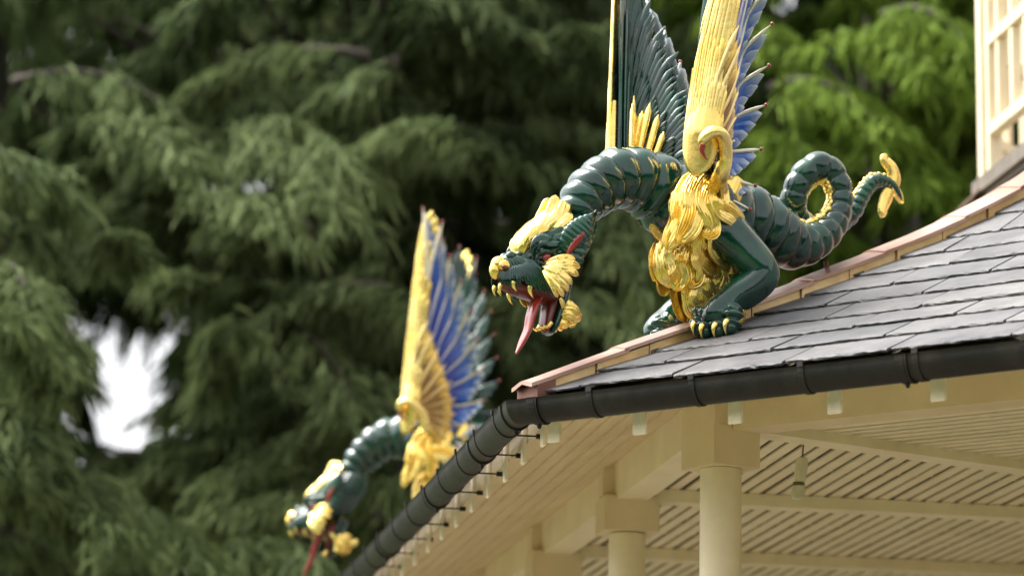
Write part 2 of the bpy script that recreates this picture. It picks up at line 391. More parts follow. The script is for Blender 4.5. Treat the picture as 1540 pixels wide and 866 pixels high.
    for s in np.linspace(-.10, .30, ns):
        k = np.clip((s + .10) / .16, 0, 1); wv = .122 * math.sqrt(max(0.02, 1 - (1 - k) ** 2))
        cs = np.linspace(-.056 - wv / 2, -.056 + wv / 2 + .010, nc); a = np.linspace(-1, 1, nc)
        V.append(wing_pt(cs, np.full(nc, s), .018 + .034 * np.sqrt(np.maximum(0, 1 - a ** 2)) * (1 - np.clip((s - .06) / .22, 0, 1)) * (.4 + .6 * k) - .012 * np.clip((s - .1) / .2, 0, 1) + .0022 * np.sin(a * 17) * np.clip(s / .1, 0, 1)))
    for s in np.linspace(.30, -.10, ns):
        k = np.clip((s + .10) / .16, 0, 1); wv = .116 * math.sqrt(max(0.02, 1 - (1 - k) ** 2))
        cs = np.linspace(-.056 - wv / 2, -.056 + wv / 2 + .010, nc); V.append(wing_pt(cs, np.full(nc, s), np.full(nc, -.004)))
    V = np.array(V); k = len(V); fs = []
    for i in range(k):
        i2 = (i + 1) % k
        for j in range(nc - 1): fs.append((i * nc + j, i2 * nc + j, i2 * nc + j + 1, i * nc + j + 1))
    fs.append(tuple(i * nc for i in range(k))); fs.append(tuple(i * nc + nc - 1 for i in range(k - 1, -1, -1)))
    mb.add(V.reshape(-1, 3), fs); emit(mb, 'wing_shoulder', GOLD, wing)
    mb = MB()
    sp = [(0.169,0.15,0.3737) + (.036,), (0.1819,0.21,0.411) + (.038,), (0.2098,0.29,0.4464) + (.037,), (0.2166,0.32,0.5009) + (.034,), (0.2494,0.36,0.5435) + (.031,), (0.2889,0.38,0.5659) + (.030,), (0.3252,0.375,0.5609) + (.031,), (0.3376,0.35,0.5388) + (.030,), (0.3279,0.32,0.5291) + (.02,)]
    c = catmull(sp, step=.012); loft(mb, c[:, :3], c[:, 3] * .86, c[:, 3] * .75, (0, 1, 0), 18, mod=lambda i, p: 1 + .02 * np.sin(9 * p))
    emit(mb, 'scroll', GOLD, wing)
    mb = MB(); cone(mb, (0.3363,0.34,0.518), (0.3036,0.325,0.4674), .013, (.012, 0, 0), n=10); emit(mb, 'red_spur', RED, wing)
    # gilded tuft on the inner face, near the body
    mb = MB()
    for c0, s0, s1, hw in ((-.115, -.02, .16, .016), (-.085, -.02, .20, .016), (-.055, -.02, .15, .015), (-.02, -.03, .10, .014), (.02, -.03, .14, .015), (.05, -.03, .17, .016), (.085, -.03, .12, .015), (.11, -.04, .05, .013)):
        finger(mb, (c0, s0 + .05), (c0 + (.02 if c0 < -.02 else .06), s1 + .13), hw, -.066, None, .010, nt=9, na=7, colf=gold_col)
    emit(mb, 'inner_tuft', [GOLD, GOLD], wing)
    return wing

def build_dragon():
    d = empty('dragon_statue')
    # body: neck, trunk and looping tail, one continuous ringed tube    (point, radius px, sideways factor, segment length px)
    sp = [((0.6878,0,0.247), 25, 1, 13), ((0.6586,0,0.3031), 33, 1, 15), ((0.617,0,0.3535), 38, 1, 18), ((0.557,0,0.4046), 41, 1, 20), ((0.4779,0,0.4406), 45, 1, 22), ((0.398,0,0.4482), 48, 1, 22), ((0.3297,0,0.4328), 52, 1, 23), ((0.2609,0,0.4016), 57, 1.05, 24),
          ((0.1666,0,0.3661), 61, 1.1, 26), ((0.0464,0,0.3582), 60, 1.1, 28), ((-0.0654,0,0.3673), 56, 1.05, 28), ((-0.162,0,0.3554), 53, 1, 26), ((-0.2431,0,0.3301), 49, 1, 22), ((-0.3181,0,0.3065), 41, 1, 19), ((-0.3937,0,0.3096), 34, 1, 18), ((-0.4666,0,0.342), 28.5, 1, 17),
          ((-0.5336,0,0.3981), 22.5, 1, 16), ((-0.5788,-0.01,0.4642), 19, 1, 16), ((-0.5967,-0.015,0.5255), 17.5, 1, 16), ((-0.5911,-0.02,0.5832), 18, 1, 17), ((-0.5657,-0.03,0.6335), 18.5, 1, 18), ((-0.5194,-0.035,0.6545), 19.5, 1, 19), ((-0.4669,-0.045,0.6318), 19, 1, 18),
          ((-0.4249,-0.06,0.5764), 17.5, 1, 16), ((-0.4135,-0.08,0.5106), 17.5, 1, 15), ((-0.4504,-0.115,0.4636), 16.5, 1, 14), ((-0.541,-0.15,0.4325), 15, 1, 13), ((-0.6433,-0.16,0.4418), 13.5, 1, 12), ((-0.7208,-0.15,0.4846), 12.5, 1, 11), ((-0.7599,-0.13,0.528), 11.5, 1, 10), ((-0.7832,-0.12,0.5795), 11, 1, 9), ((-0.8065,-0.11,0.6228), 10.5, 1, 8),
          ((-0.8401,-0.1,0.6594), 10, 1, 7), ((-0.8804,-0.09,0.6665), 8.8, 1, 6), ((-0.9212,-0.085,0.6523), 6.8, 1, 5), ((-0.948,-0.08,0.6248), 4.5, 1, 5), ((-0.9684,-0.08,0.5916), 2, 1, 5)]
    c = catmull([p + (r * PXM * (1.06 if k < 15 else 1.06 + .2 * min(1, (k - 15) / 3)), f, s * PXM * 1.42) for k, (p, r, f, s) in enumerate(sp)], step=.0042)
    ds = np.r_[0, np.linalg.norm(np.diff(c[:, :3], axis=0), axis=1)]; ph = np.cumsum(ds / c[:, 5]); frac = ph % 1
    body_r = c[:, 3]; amp = np.interp(np.arange(len(c)) / len(c), [0, .35, .5, 1], [.16, .14, .13, .19])
    bul = np.abs(np.sin(PI * frac)) ** .55
    ring = 1 - amp + amp * bul - np.interp(np.arange(len(c)) / len(c), [0, .3, .45, 1], [.012, .012, .004, .003]) * (np.exp(-((frac - .15) / .03) ** 2) + .8 * np.exp(-((frac - .25) / .025) ** 2))
    wob = rng.normal(0, 1, 64)
    def mod(i, p):
        q = ring[i] + .012 * np.sin(3 * p + ph[i] * 1.7) + .01 * np.sin(7 * p + 5 * np.sin(ph[i]))
        return q
    mb = MB(); n = 44
    T, N, B = loft(mb, c[:, :3], body_r, body_r * c[:, 4], (0, 0, 1), n, mod)
    body = mb.build('body', GREEN, d)
    # gilded beaded crest along the back and the inside of the tail loop
    mb = MB(); L = np.cumsum(ds); tot = L[-1]; i0 = np.searchsorted(ph, 12.2); s = L[i0]
    while s < tot - .06:
        i = np.searchsorted(L, s); r = body_r[i]; w = max(.006, min(.019, r * .30)) * (1 if rng.random() > .3 else 1.25)
        Nd = np.array((T[i][2], 0, -T[i][0])); Nd /= np.linalg.norm(Nd) + 1e-9; Bd = np.cross(T[i], Nd); p = c[i, :3] + Nd * r * (ring[i] * .985)
        rot = Matrix((T[i], Nd, Bd)).transposed()
        blob(mb, p, (w * (.85 + .3 * rng.random()), w * (.55 + .25 * rng.random()), w * (.9 + .4 * rng.random())), rot, 10, 7)
        s += w * 1.25
    mb.build('crest', GOLD, d, angle=60)
    # spade at the tail tip
    mb = MB()
    for pts, wd in (([(-0.921,-0.085,0.6355), (-0.9356,-0.085,0.6854), (-0.9187,-0.085,0.7275), (-0.8877,-0.085,0.7477), (-0.8845,-0.085,0.7696), (-0.8847,-0.085,0.778)], [8, 9, 8, 6.5, 5, 1.5]), ([(-0.9106,-0.085,0.6339), (-0.8928,-0.085,0.5948), (-0.875,-0.085,0.5531), (-0.8712,-0.085,0.5247), (-0.871,-0.085,0.5108)], [7, 8, 6.5, 5, 1.5]), ([(-0.9176,-0.085,0.6378), (-0.9452,-0.085,0.6282), (-0.9623,-0.085,0.6057), (-0.9725,-0.085,0.5849)], [7, 6.5, 5, 1.2])):
        q = catmull([p + (w * PXM,) for p, w in zip(pts, wd)], step=.008)
        loft(mb, q[:, :3], q[:, 3] * 1.45, .013 * np.ones(len(q)), (1, 0, 0), 16)
    mb.build('tail_spade', GOLD, d)
    # iron rod that carries the tail
    mb = MB(); a, b = np.array((-0.5126,0,0.2623)), np.array((-0.5255,0,0.2048)); b[2] -= .03
    loft(mb, np.linspace(a, b, 6), .0095, .0095, (1, 0, 0), 10); blob(mb, np.array((-0.5224,0,0.2313)), (.016, .016, .012)); blob(mb, b + np.array((0, 0, .022)), (.03, .03, .008)); mb.build('support_rod', RUST, d)
    # ---- legs
    leg = MB()
    lp = [((0.105,0.08,0.3405), 36), ((0.0876,0.125,0.2815), 34), ((0.053,0.155,0.2335), 31), ((0.0086,0.18,0.1829), 27.5), ((-0.0307,0.195,0.1388), 25.5), ((-0.0459,0.2,0.1036), 24), ((-0.0206,0.2,0.0636), 22.5), ((0.0261,0.195,0.0269), 21.5), ((0.0725,0.19,-0.0019), 20), ((0.1116,0.188,-0.0328), 18.5), ((0.145,0.187,-0.0654), 20), ((0.172,0.186,-0.0971), 18), ((0.1874,0.186,-0.1197), 12)]
    q = catmull([p + (r * PXM * 1.27,) for p, r in lp], step=.007)
    loft(leg, q[:, :3], q[:, 3], q[:, 3] * .82, (1, 0, 0), 28, mod=lambda i, p: 1 + .018 * np.sin(5 * p + i * .11) + .012 * np.sin(9 * p - i * .2))
    toes_ = [((1066,470,.13), (1055,474,.125), (1050,483,.12), (1047,493,.118)), ((1074,470,.165), (1065,473,.165), (1060,484,.163), (1058,495,.163)), ((1086,469,.205), (1080,472,.21), (1078,483,.212), (1077,493,.213)), ((1094,470,.235), (1094,475,.245), (1094,484,.25), (1094,490,.252))]
    TO = [[(0.1503,0.135,-0.0516), (0.1777,0.13,-0.0648), (0.1894,0.125,-0.0989), (0.1964,0.122,-0.1301)], [(0.1443,0.165,-0.0562), (0.1722,0.165,-0.0703), (0.183,0.163,-0.1073), (0.1883,0.162,-0.1463)], [(0.1297,0.2,-0.0606), (0.152,0.205,-0.0722), (0.1603,0.208,-0.1097), (0.1648,0.21,-0.149)], [(0.1172,0.225,-0.0634), (0.1268,0.238,-0.0798), (0.1297,0.242,-0.1091), (0.1381,0.245,-0.1388)]]
    claws = MB()
    for tt in TO:
        q = catmull([p + (r,) for p, r in zip(tt, (.036, .040, .038, .032))], step=.004)
        kk = len(q); tv = np.linspace(0, 1, kk)
        loft(leg, q[:, :3], q[:, 3] * (1 + .26 * np.cos(tv * PI * 5.0) * (tv < .95)), q[:, 3] * (.86 + .17 * np.cos(tv * PI * 5.0)), (1, 0, 0), 16)
        blob(leg, q[-1, :3], (.029, .027, .027), n=12, m=8)
        e = q[-1, :3] + np.array((.020, .012, .026)); cone(claws, e, e + np.array((.008, .002, -.058)), .0125, (.012, .002, .004), 9)
    for mbx, nm, mt in ((leg, 'leg', GREEN), (claws, 'claw', GOLD)):
        if nm == 'leg': l1 = mbx.build('leg', mt, d); l2 = flip(mbx).build('leg', mt, d)
        else: mbx.build('claw', mt, l1); flip(mbx).build('claw', mt, l2)
    mb = MB()
    lock(mb, [(0.0611,0.2,-0.0229), (0.0486,0.2,-0.0495), (0.0548,0.2,-0.0813), (0.073,0.195,-0.1111)], .021, (-.3, .9, .2), .6, 4)
    lock(mb, [(0.0799,0.2,-0.0383), (0.0736,0.2,-0.0632), (0.0767,0.2,-0.0945), (0.0823,0.195,-0.1123)], .013, (-.1, .9, .2), .6, 3)
    mb.build('spur', GOLD, l1); flip(mb).build('spur', GOLD, l2)
    # ---- gilded chest mane
    core = MB()
    q = catmull([(0.0149,0,0.4774) + (.075, .155), (0.0656,0,0.3897) + (.10, .165), (0.1095,0,0.2931) + (.075, .11), (0.1279,0,0.1877) + (.045, .06), (0.1086,0,0.0856) + (.045, .055), (0.0988,0,0.0085) + (.042, .052), (0.0922,0,-0.0662) + (.038, .048)], step=.008)
    loft(core, q[:, :3], q[:, 3], q[:, 4], (1, 0, 0), 48, mod=lambda i, p: 1 + .022 * np.sin(13 * p + 1.5 * np.sin(i * .16)) + .012 * np.sin(23 * p + i * .2))
    mane = core.build('chest_mane', GOLD, d)
    locks = [([(0.1328,0.16,0.4874), (0.2297,0.19,0.439), (0.277,0.2,0.367), (0.2772,0.205,0.2985), (0.2979,0.2,0.2267), (0.3385,0.18,0.1705)], .034, (.2, .9, .3)),
             ([(0.1212,0.17,0.466), (0.2063,0.205,0.403), (0.2351,0.215,0.334), (0.2101,0.215,0.2809), (0.2,0.21,0.2368), (0.236,0.2,0.2101)], .032, (0, 1, .2)),
             ([(0.1086,0.17,0.4444), (0.1792,0.215,0.3687), (0.1641,0.22,0.3232), (0.1103,0.215,0.3039), (0.0488,0.2,0.2721)], .030, (-.1, 1, .1)),
             ([(0.0991,0.17,0.4223), (0.1255,0.21,0.3599), (0.0841,0.205,0.3335), (0.0293,0.195,0.3048)], .022, (-.2, 1, .1)),
             ([(0.1548,0.13,0.4956), (0.255,0.165,0.4248), (0.3051,0.175,0.3393), (0.317,0.175,0.2573), (0.3488,0.16,0.1884), (0.3659,0.15,0.1467)], .034, (.5, .8, .2)),
             ([(0.1976,0.12,0.4752), (0.2751,0.15,0.404), (0.3155,0.155,0.3393), (0.3299,0.15,0.2708)], .026, (.6, .7, .2)),
             ([(0.3211,0.155,0.2504), (0.3373,0.16,0.2986), (0.3361,0.158,0.3407), (0.3337,0.15,0.3817)], .014, (.6, .8, 0)),
             ([(0.2976,0.165,0.2726), (0.3152,0.172,0.3151), (0.3156,0.168,0.3521)], .013, (.5, .8, 0)),
             ([(0.2782,0.035,0.2084), (0.3089,0.03,0.2308), (0.337,0.03,0.2527), (0.3557,0.03,0.2733)], .015, (.6, .8, 0)),
             ([(0.2219,0.06,0.2666), (0.278,0.065,0.2128), (0.3059,0.07,0.1506), (0.2993,0.07,0.0894), (0.2701,0.06,0.0282)], .031, (.7, .7, .1)),
             ([(0.2305,0.02,0.2603), (0.28,0.02,0.2111), (0.2981,0.02,0.1511), (0.2884,0.02,0.0953), (0.2628,0.015,0.048)], .028, (.95, .3, .1)),
             ([(0.2185,0.09,0.261), (0.2678,0.09,0.1886), (0.2798,0.09,0.1194), (0.2573,0.085,0.0718), (0.2741,0.07,0.018)], .036, (.5, .9, .1)),
             ([(0.2101,0.13,0.2541), (0.2228,0.105,0.187), (0.2064,0.1,0.1281), (0.1963,0.095,0.0786), (0.2324,0.085,0.0443)], .034, (.2, 1, .1)),
             ([(0.1946,0.16,0.2504), (0.1875,0.125,0.1831), (0.1514,0.11,0.1341), (0.097,0.1,0.1179), (0.0676,0.09,0.0875)], .031, (0, 1, .1)),
             ([(0.1708,0.17,0.2519), (0.136,0.14,0.1877), (0.0873,0.125,0.1561), (0.0352,0.11,0.1353), (0.0183,0.1,0.1135)], .028, (-.2, 1, .1)),
             ([(0.1831,0.085,0.137), (0.1942,0.075,0.0594), (0.184,0.07,-0.0082), (0.151,0.055,-0.0735)], .029, (.4, .9, 0)),
             ([(0.143,0.09,0.134), (0.1547,0.085,0.0553), (0.1315,0.075,-0.0019), (0.1016,0.06,-0.0574)], .030, (.1, 1, 0)),
             ([(0.0991,0.09,0.1351), (0.1015,0.085,0.068), (0.0726,0.08,0.0365), (0.0865,0.065,-0.0251)], .030, (-.2, 1, 0)),
             ([(0.1558,0.03,0.1516), (0.1674,0.025,0.0726), (0.1608,0.025,-0.0046), (0.135,0.02,-0.0703)], .028, (.9, .4, 0)),
             ([(0.0614,0.09,0.1353), (0.0387,0.085,0.0977), (0.0538,0.08,0.0496), (0.0778,0.07,0.0064)], .022, (-.4, .9, 0)),
             ([(0.2443,0.1,0.2368), (0.2892,0.085,0.2072), (0.3135,0.085,0.1569), (0.2921,0.09,0.1125), (0.3068,0.085,0.07)], .016, (.6, .8, .1)),
             ([(0.1937,0.125,0.1874), (0.2184,0.125,0.1319), (0.1897,0.12,0.0955), (0.1947,0.11,0.0553)], .016, (.1, 1, .1)),
             ([(0.1801,0.09,0.0456), (0.1986,0.09,0.0016), (0.1699,0.085,-0.0297), (0.1464,0.07,-0.0652)], .016, (.2, 1, 0)),
             ([(0.0379,0.1,0.4893), (0.117,0.13,0.4965), (0.1684,0.14,0.507), (0.2123,0.14,0.5052), (0.2398,0.135,0.4913)], .024, (.1, .5, .8)),
             ([(0.0422,0.08,0.5301), (0.114,0.1,0.5353), (0.1645,0.1,0.535), (0.2047,0.095,0.5216)], .020, (0, .3, .9))]
    for pts, w, nm in locks:
        mb = MB(); lock(mb, pts, w * (1.4 if w > .025 else 1.0), nm, .30, 10 if w > .025 else 5, 56, wave=.05); mb.build('lock', GOLD, mane, angle=70); fl = flip(mb); big = max(abs(p[1]) for p in pts)
        if big > .14 or big < .075: continue
        fl.v = [(x, y * .3, z) for x, y, z in fl.v]; fl.build('lock', GOLD, mane, angle=70)
    # ---- wings
    build_wing(d, 1); build_wing(d, -1)
    # ---- head
    hs = [((1.0078,0,-0.0138), 6, 5), ((0.9965,0,0.0029), 14, 11), ((0.9735,0,0.0163), 21, 16), ((0.9416,0,0.0234), 25, 20), ((0.9007,0,0.0318), 29, 25), ((0.8571,0,0.0558), 35, 31), ((0.8104,0,0.088), 41, 39), ((0.7636,0,0.128), 42, 41), ((0.7166,0,0.1708), 38, 38), ((0.6753,0,0.2155), 31, 31), ((0.6459,0,0.2586), 25, 25)]
    c = catmull([p + (a * PXM, b * PXM) for p, a, b in hs], step=.004)
    kk = len(c)
    def hmod(i, p):
        t = i / kk
        strand = np.abs(np.sin(11 * p + 2.4 * np.sin(t * 7) + 1.0 * np.sin(3 * p))) ** .8
        low = np.where(np.cos(p) < -.55, -.10 * np.clip((t - .1) / .2, 0, 1) * np.clip((.75 - t) / .2, 0, 1), 0)
        return 1 - .075 * (1 - strand) + .02 * np.sin(9 * t + 2 * p) + low
    mb = MB(); loft(mb, c[:, :3], c[:, 3], c[:, 4], (0, 0, 1), 96, hmod)
    head = mb.build('head', GREEN, d)
    def both(mb, name, mat, par=head, angle=60):
        a = mb.build(name, mat, par, angle=angle); b = flip(mb).build(name, mat, par, angle=angle); return a, b
    # nose with nostrils
    mb = MB()
    blob(mb, (1.0115,0,0.0259), (.034, .030, .032), None, 18, 12)
    blob(mb, np.array((1.0313,0,0.0029)) + np.array((0.0, 0, -.004)), (.020, .022, .032), Matrix.Rotation(R(12), 3, 'Y'), 16, 10)
    for sg in (1, -1): blob(mb, np.array((1.0055,0,0.0167)) + np.array((-.008, sg * .021, .002)), (.033, .019, .024), None, 16, 10)
    nose = mb.build('nose', GOLD, head)
    mb = MB(); blob(mb, np.array((1.0083,0,0.0113)) + np.array((.0, .036, -.004)), (.017, .009, .009), Matrix.Rotation(R(-18), 3, 'Y'), 12, 8); both(mb, 'nostril', MOUTH, nose)
    mb = MB(); blob(mb, (0.9739,0.022,0.0573), (.024, .018, .022), None, 14, 10); blob(mb, (0.9433,0.024,0.0664), (.018, .016, .014), None, 12, 8); both(mb, 'snout_bump', GREEN)
    # lips: hair hanging over the upper jaw
    mb = MB()
    lips = [([(1.0077,0.022,0.0046), (1.0241,0.026,-0.0261), (1.0297,0.022,-0.0537)], .011), ([(0.998,0.034,0.0062), (1.0115,0.038,-0.0291), (1.0169,0.034,-0.0617)], .012), ([(0.9842,0.044,0.0088), (0.9932,0.05,-0.0263), (0.9929,0.046,-0.058)], .012), ([(0.9668,0.053,0.0121), (0.9701,0.059,-0.0197), (0.9646,0.056,-0.0534)], .012), ([(0.9511,0.06,0.0155), (0.9434,0.067,-0.0149), (0.9319,0.064,-0.0553)], .013), ([(0.9353,0.067,0.0189), (0.9188,0.074,-0.0152), (0.8991,0.072,-0.0622)], .013), ([(0.9194,0.074,0.0199), (0.8948,0.082,-0.0183), (0.8691,0.08,-0.0721)], .014), ([(0.9042,0.082,0.0205), (0.8736,0.09,-0.0219), (0.8413,0.087,-0.0821)], .014), ([(0.8905,0.088,0.0163), (0.8534,0.095,-0.03), (0.8168,0.09,-0.0867)], .013),
            ([(0.9942,0.022,0.0518), (0.9866,0.038,0.0322), (0.9813,0.044,0.0067)], .010), ([(0.9745,0.032,0.0578), (0.9566,0.05,0.0367), (0.9393,0.06,0.0096)], .011), ([(0.9431,0.042,0.0554), (0.9178,0.062,0.0375), (0.8989,0.074,0.0128)], .011), ([(0.9298,0.058,0.0416), (0.902,0.074,0.0274), (0.8759,0.084,-0.0009)], .010)]
    fine = []
    for grp in (lips[:9], lips[9:]):
        for (pa, wa), (pb, wb) in zip(grp[:-1], grp[1:]):
            for f in (0, .34, .67): fine.append(([tuple(x * (1 - f) + y * f + (.006 * rng.normal() * (q == 2) if j == 2 else 0) for j, (x, y) in enumerate(zip(u, v_))) for q, (u, v_) in enumerate(zip(pa, pb))], .0066))
        fine.append(grp[-1])
    for pts, w in fine:
        p0, p1 = np.array(pts[0]), np.array(pts[1]); st = tuple(p0 - (p1 - p0) * .55 - np.array((0, .012, 0)))
        lock(mb, [st] + list(pts), w, (0, 1, .1), .55, 2, 10, taper=(.4, .1), wave=.25)
    both(mb, 'upper_lip', GREEN)
    # mouth: palate, gums and teeth
    mb = MB(); q = catmull([(1.0073,0,-0.0389) + (.020, .018), (0.9722,0,-0.0465) + (.028, .032), (0.9138,0,-0.0509) + (.034, .050), (0.8492,0,-0.057) + (.036, .062), (0.7843,0,-0.058) + (.036, .066), (0.743,0,-0.0422) + (.03, .05)], step=.008)
    loft(mb, q[:, :3], q[:, 3], q[:, 4], (0, 0, 1), 28, mod=lambda i, p: 1 + .03 * np.sin(11 * p + i * .5)); mb.build('palate', MOUTH, head)
    mb = MB()
    for a, b, r in (((1.0168,0.02,-0.054), (1.0132,0.02,-0.0886), .0085), ((0.9812,0.05,-0.0446), (0.9673,0.052,-0.0781), .0095), ((0.9212,0.07,-0.0575), (0.9059,0.07,-0.0979), .011)): cone(mb, a, b, r, (.006, 0, 0), 10)
    both(mb, 'tooth', GOLD)
    # lower jaw hanging open
    mb = MB(); q = catmull([(0.7318,0,0.0001) + (.032, .052), (0.7458,0,-0.0552) + (.026, .056), (0.7596,0,-0.1154) + (.02, .052), (0.7735,0,-0.1678) + (.017, .044), (0.7877,0,-0.205) + (.010, .028)], step=.007)
    loft(mb, q[:, :3], q[:, 3], q[:, 4], (1, 0, 0), 24); jaw = mb.build('lower_jaw', GREEN, d)
    mb = MB(); q = catmull([(0.7729,0,-0.0311) + (.026, .046), (0.7867,0,-0.0862) + (.022, .047), (0.8006,0,-0.1412) + (.018, .042), (0.8058,0,-0.1772) + (.015, .036), (0.8024,0,-0.2044) + (.008, .022)], step=.007)
    loft(mb, q[:, :3], q[:, 3], q[:, 4], (1, 0, 0), 24, mod=lambda i, p: 1 + .04 * np.sin(7 * p)); mb.build('gum', MOUTH, jaw)
    mb = MB()
    for v in (.036, .012):
        a = np.array((0.7942,0,-0.1706)); a[1] = v; cone(mb, a + np.array((.01, 0, 0)), a + np.array((.045, 0, -.012)), .0095, (0, 0, -.012), 10)
    both(mb, 'tooth', GOLD, jaw)
    # tongue
    mb = MB(); q = catmull([(0.8139,0,-0.052) + (.014, .032), (0.8522,0.01,-0.0895) + (.015, .036), (0.8779,0.015,-0.1443) + (.014, .034), (0.8915,0.015,-0.2013) + (.012, .028), (0.9148,0.012,-0.2539) + (.010, .022), (0.9387,0.01,-0.3016) + (.004, .006)], step=.006)
    loft(mb, q[:, :3], q[:, 3], q[:, 4], (1, 0, .3), 24, mod=lambda i, p: 1 - .42 * np.exp(-(p / .35) ** 2) - .42 * np.exp(-((p - 2 * PI) / .35) ** 2)); mb.build('tongue', RED, head)
    # eyes with brows
    mb = MB(); blob(mb, (0.8685,0.098,0.0553), (.019, .014, .014), Matrix.Rotation(R(25), 3, 'Y'), 14, 10); both(mb, 'eye', RED)
    mb = MB(); lock(mb, [(0.9066,0.085,0.0447), (0.8993,0.1,0.068), (0.8683,0.106,0.0764), (0.8309,0.103,0.0674)], .008, (0, 1, 0), .9, 2, 12); lock(mb, [(0.904,0.09,0.0391), (0.8811,0.1,0.0304), (0.8423,0.103,0.0455), (0.823,0.1,0.0641)], .006, (0, 1, 0), .9, 2, 12); both(mb, 'eyelid', GREEN)
    mb = MB()
    for pts, w in (([(0.9057,0.07,0.0528), (0.9163,0.085,0.0937), (0.8896,0.088,0.1273), (0.8423,0.092,0.1285), (0.7941,0.09,0.1462), (0.7524,0.08,0.1799)], .018), ([(0.9013,0.085,0.0757), (0.8912,0.1,0.1045), (0.8558,0.104,0.1064), (0.8121,0.1,0.1162), (0.7644,0.09,0.1405)], .012), ([(0.8915,0.06,0.1124), (0.8622,0.068,0.1506), (0.8119,0.072,0.1599), (0.7603,0.065,0.192)], .014), ([(0.8232,0.1,0.0792), (0.7908,0.104,0.0933), (0.7515,0.098,0.1104), (0.7135,0.085,0.144)], .011), ([(0.8229,0.1,0.059), (0.7845,0.104,0.0689), (0.7465,0.1,0.0854), (0.7092,0.088,0.1186)], .010)): lock(mb, pts, w, (0, 1, .35), .6, 3, 16)
    both(mb, 'brow', GREEN)
    # gilded forehead with upswept tuft
    mb = MB(); q = catmull([(0.9308,0,0.0704) + (.016, .032), (0.9196,0,0.0999) + (.035, .052), (0.8938,0,0.1316) + (.048, .064), (0.8532,0,0.1657) + (.052, .070), (0.8066,0,0.2085) + (.050, .070), (0.7597,0,0.2515) + (.044, .062), (0.7274,0,0.2847) + (.030, .045)], step=.006)
    loft(mb, q[:, :3], q[:, 3], q[:, 4], (0, 0, 1), 40, mod=lambda i, p: 1 + .03 * np.sin(9 * p + np.sin(i * .3)) + .025 * np.sin(i * .45 + 4 * p)); fore = mb.build('forehead', GOLD, head)
    mb = MB()
    for pts, w in (([(0.8377,0.03,0.1798), (0.8182,0.035,0.2301), (0.795,0.03,0.2808), (0.7834,0.025,0.3221)], .024), ([(0.8307,0.055,0.1885), (0.7992,0.06,0.233), (0.7758,0.055,0.2759), (0.7669,0.05,0.3014)], .022), ([(0.8168,0.07,0.1773), (0.785,0.075,0.2066), (0.7584,0.07,0.2321), (0.7414,0.062,0.2517)], .020), ([(0.8857,0.05,0.1558), (0.8575,0.06,0.1834), (0.8239,0.062,0.2135), (0.7843,0.055,0.2516)], .016), ([(0.9283,0.045,0.0998), (0.9208,0.055,0.1293), (0.8892,0.055,0.1644), (0.8511,0.05,0.1966)], .016), ([(0.8081,0.075,0.1675), (0.7821,0.08,0.1856), (0.756,0.076,0.2057), (0.7374,0.07,0.2225)], .014), ([(0.7959,0.01,0.2413), (0.7757,0.01,0.2777), (0.7659,0.008,0.3053), (0.7618,0.006,0.3218)], .018)): lock(mb, pts, w, (0, .8, .6), .5, 4, 18)
    both(mb, 'forelock', GOLD, fore)
    # ears: ribbed leaf with a red hollow and a fringe
    mb = MB(); red = MB(); fr = MB()
    ea = catmull([(0.7939,0.1,0.0886), (0.7817,0.125,0.1259), (0.7568,0.14,0.1646), (0.7252,0.145,0.2064), (0.6837,0.14,0.252)], step=.004); kk = len(ea); t = np.linspace(0, 1, kk)
    wd = .046 * np.sin(np.clip(t * 1.02 + .10, 0, 1) * PI) ** .75 * (1 - .25 * t) + .002
    loft(mb, ea, wd * (1 + .10 * np.abs(np.sin(t * PI * 11))), .014 + .004 * np.abs(np.sin(t * PI * 11)), (.55, 0, .83), 24)
    off = np.array((-.016, .016, -.017)); rr = catmull([(0.7918,0.115,0.0707), (0.7763,0.135,0.107), (0.7559,0.148,0.1403), (0.7223,0.15,0.1855), (0.7005,0.148,0.2146)], step=.006); tk = np.linspace(0, 1, len(rr))
    loft(red, rr, .013 * np.sin(np.clip(tk + .05, 0, .98) * PI) ** .7 + .002, .010, (.55, 0, .83), 14)
    for pts in ([(0.7727,0.13,0.0908), (0.7425,0.138,0.0886), (0.7104,0.13,0.0848)], [(0.7842,0.13,0.074), (0.7599,0.138,0.0608), (0.7248,0.13,0.0574)], [(0.7586,0.135,0.1121), (0.7265,0.14,0.1159), (0.6944,0.132,0.1197)], [(0.7895,0.125,0.059), (0.7732,0.132,0.0399), (0.7448,0.125,0.0352)], [(0.7412,0.135,0.14), (0.715,0.14,0.148), (0.6932,0.134,0.1525)], [(0.7297,0.135,0.1671), (0.7065,0.14,0.1772), (0.6847,0.134,0.1868)]): lock(fr, pts, .014, (0, 1, 0), .5, 3, 14)
    e1, e2 = both(mb, 'ear', GREEN)
    for par, fl in ((e1, False), (e2, True)):
        (flip(red) if fl else red).build('ear_hollow', RED, par); (flip(fr) if fl else fr).build('ear_fringe', GREEN, par)
    # gilded cheek frill
    mb = MB()
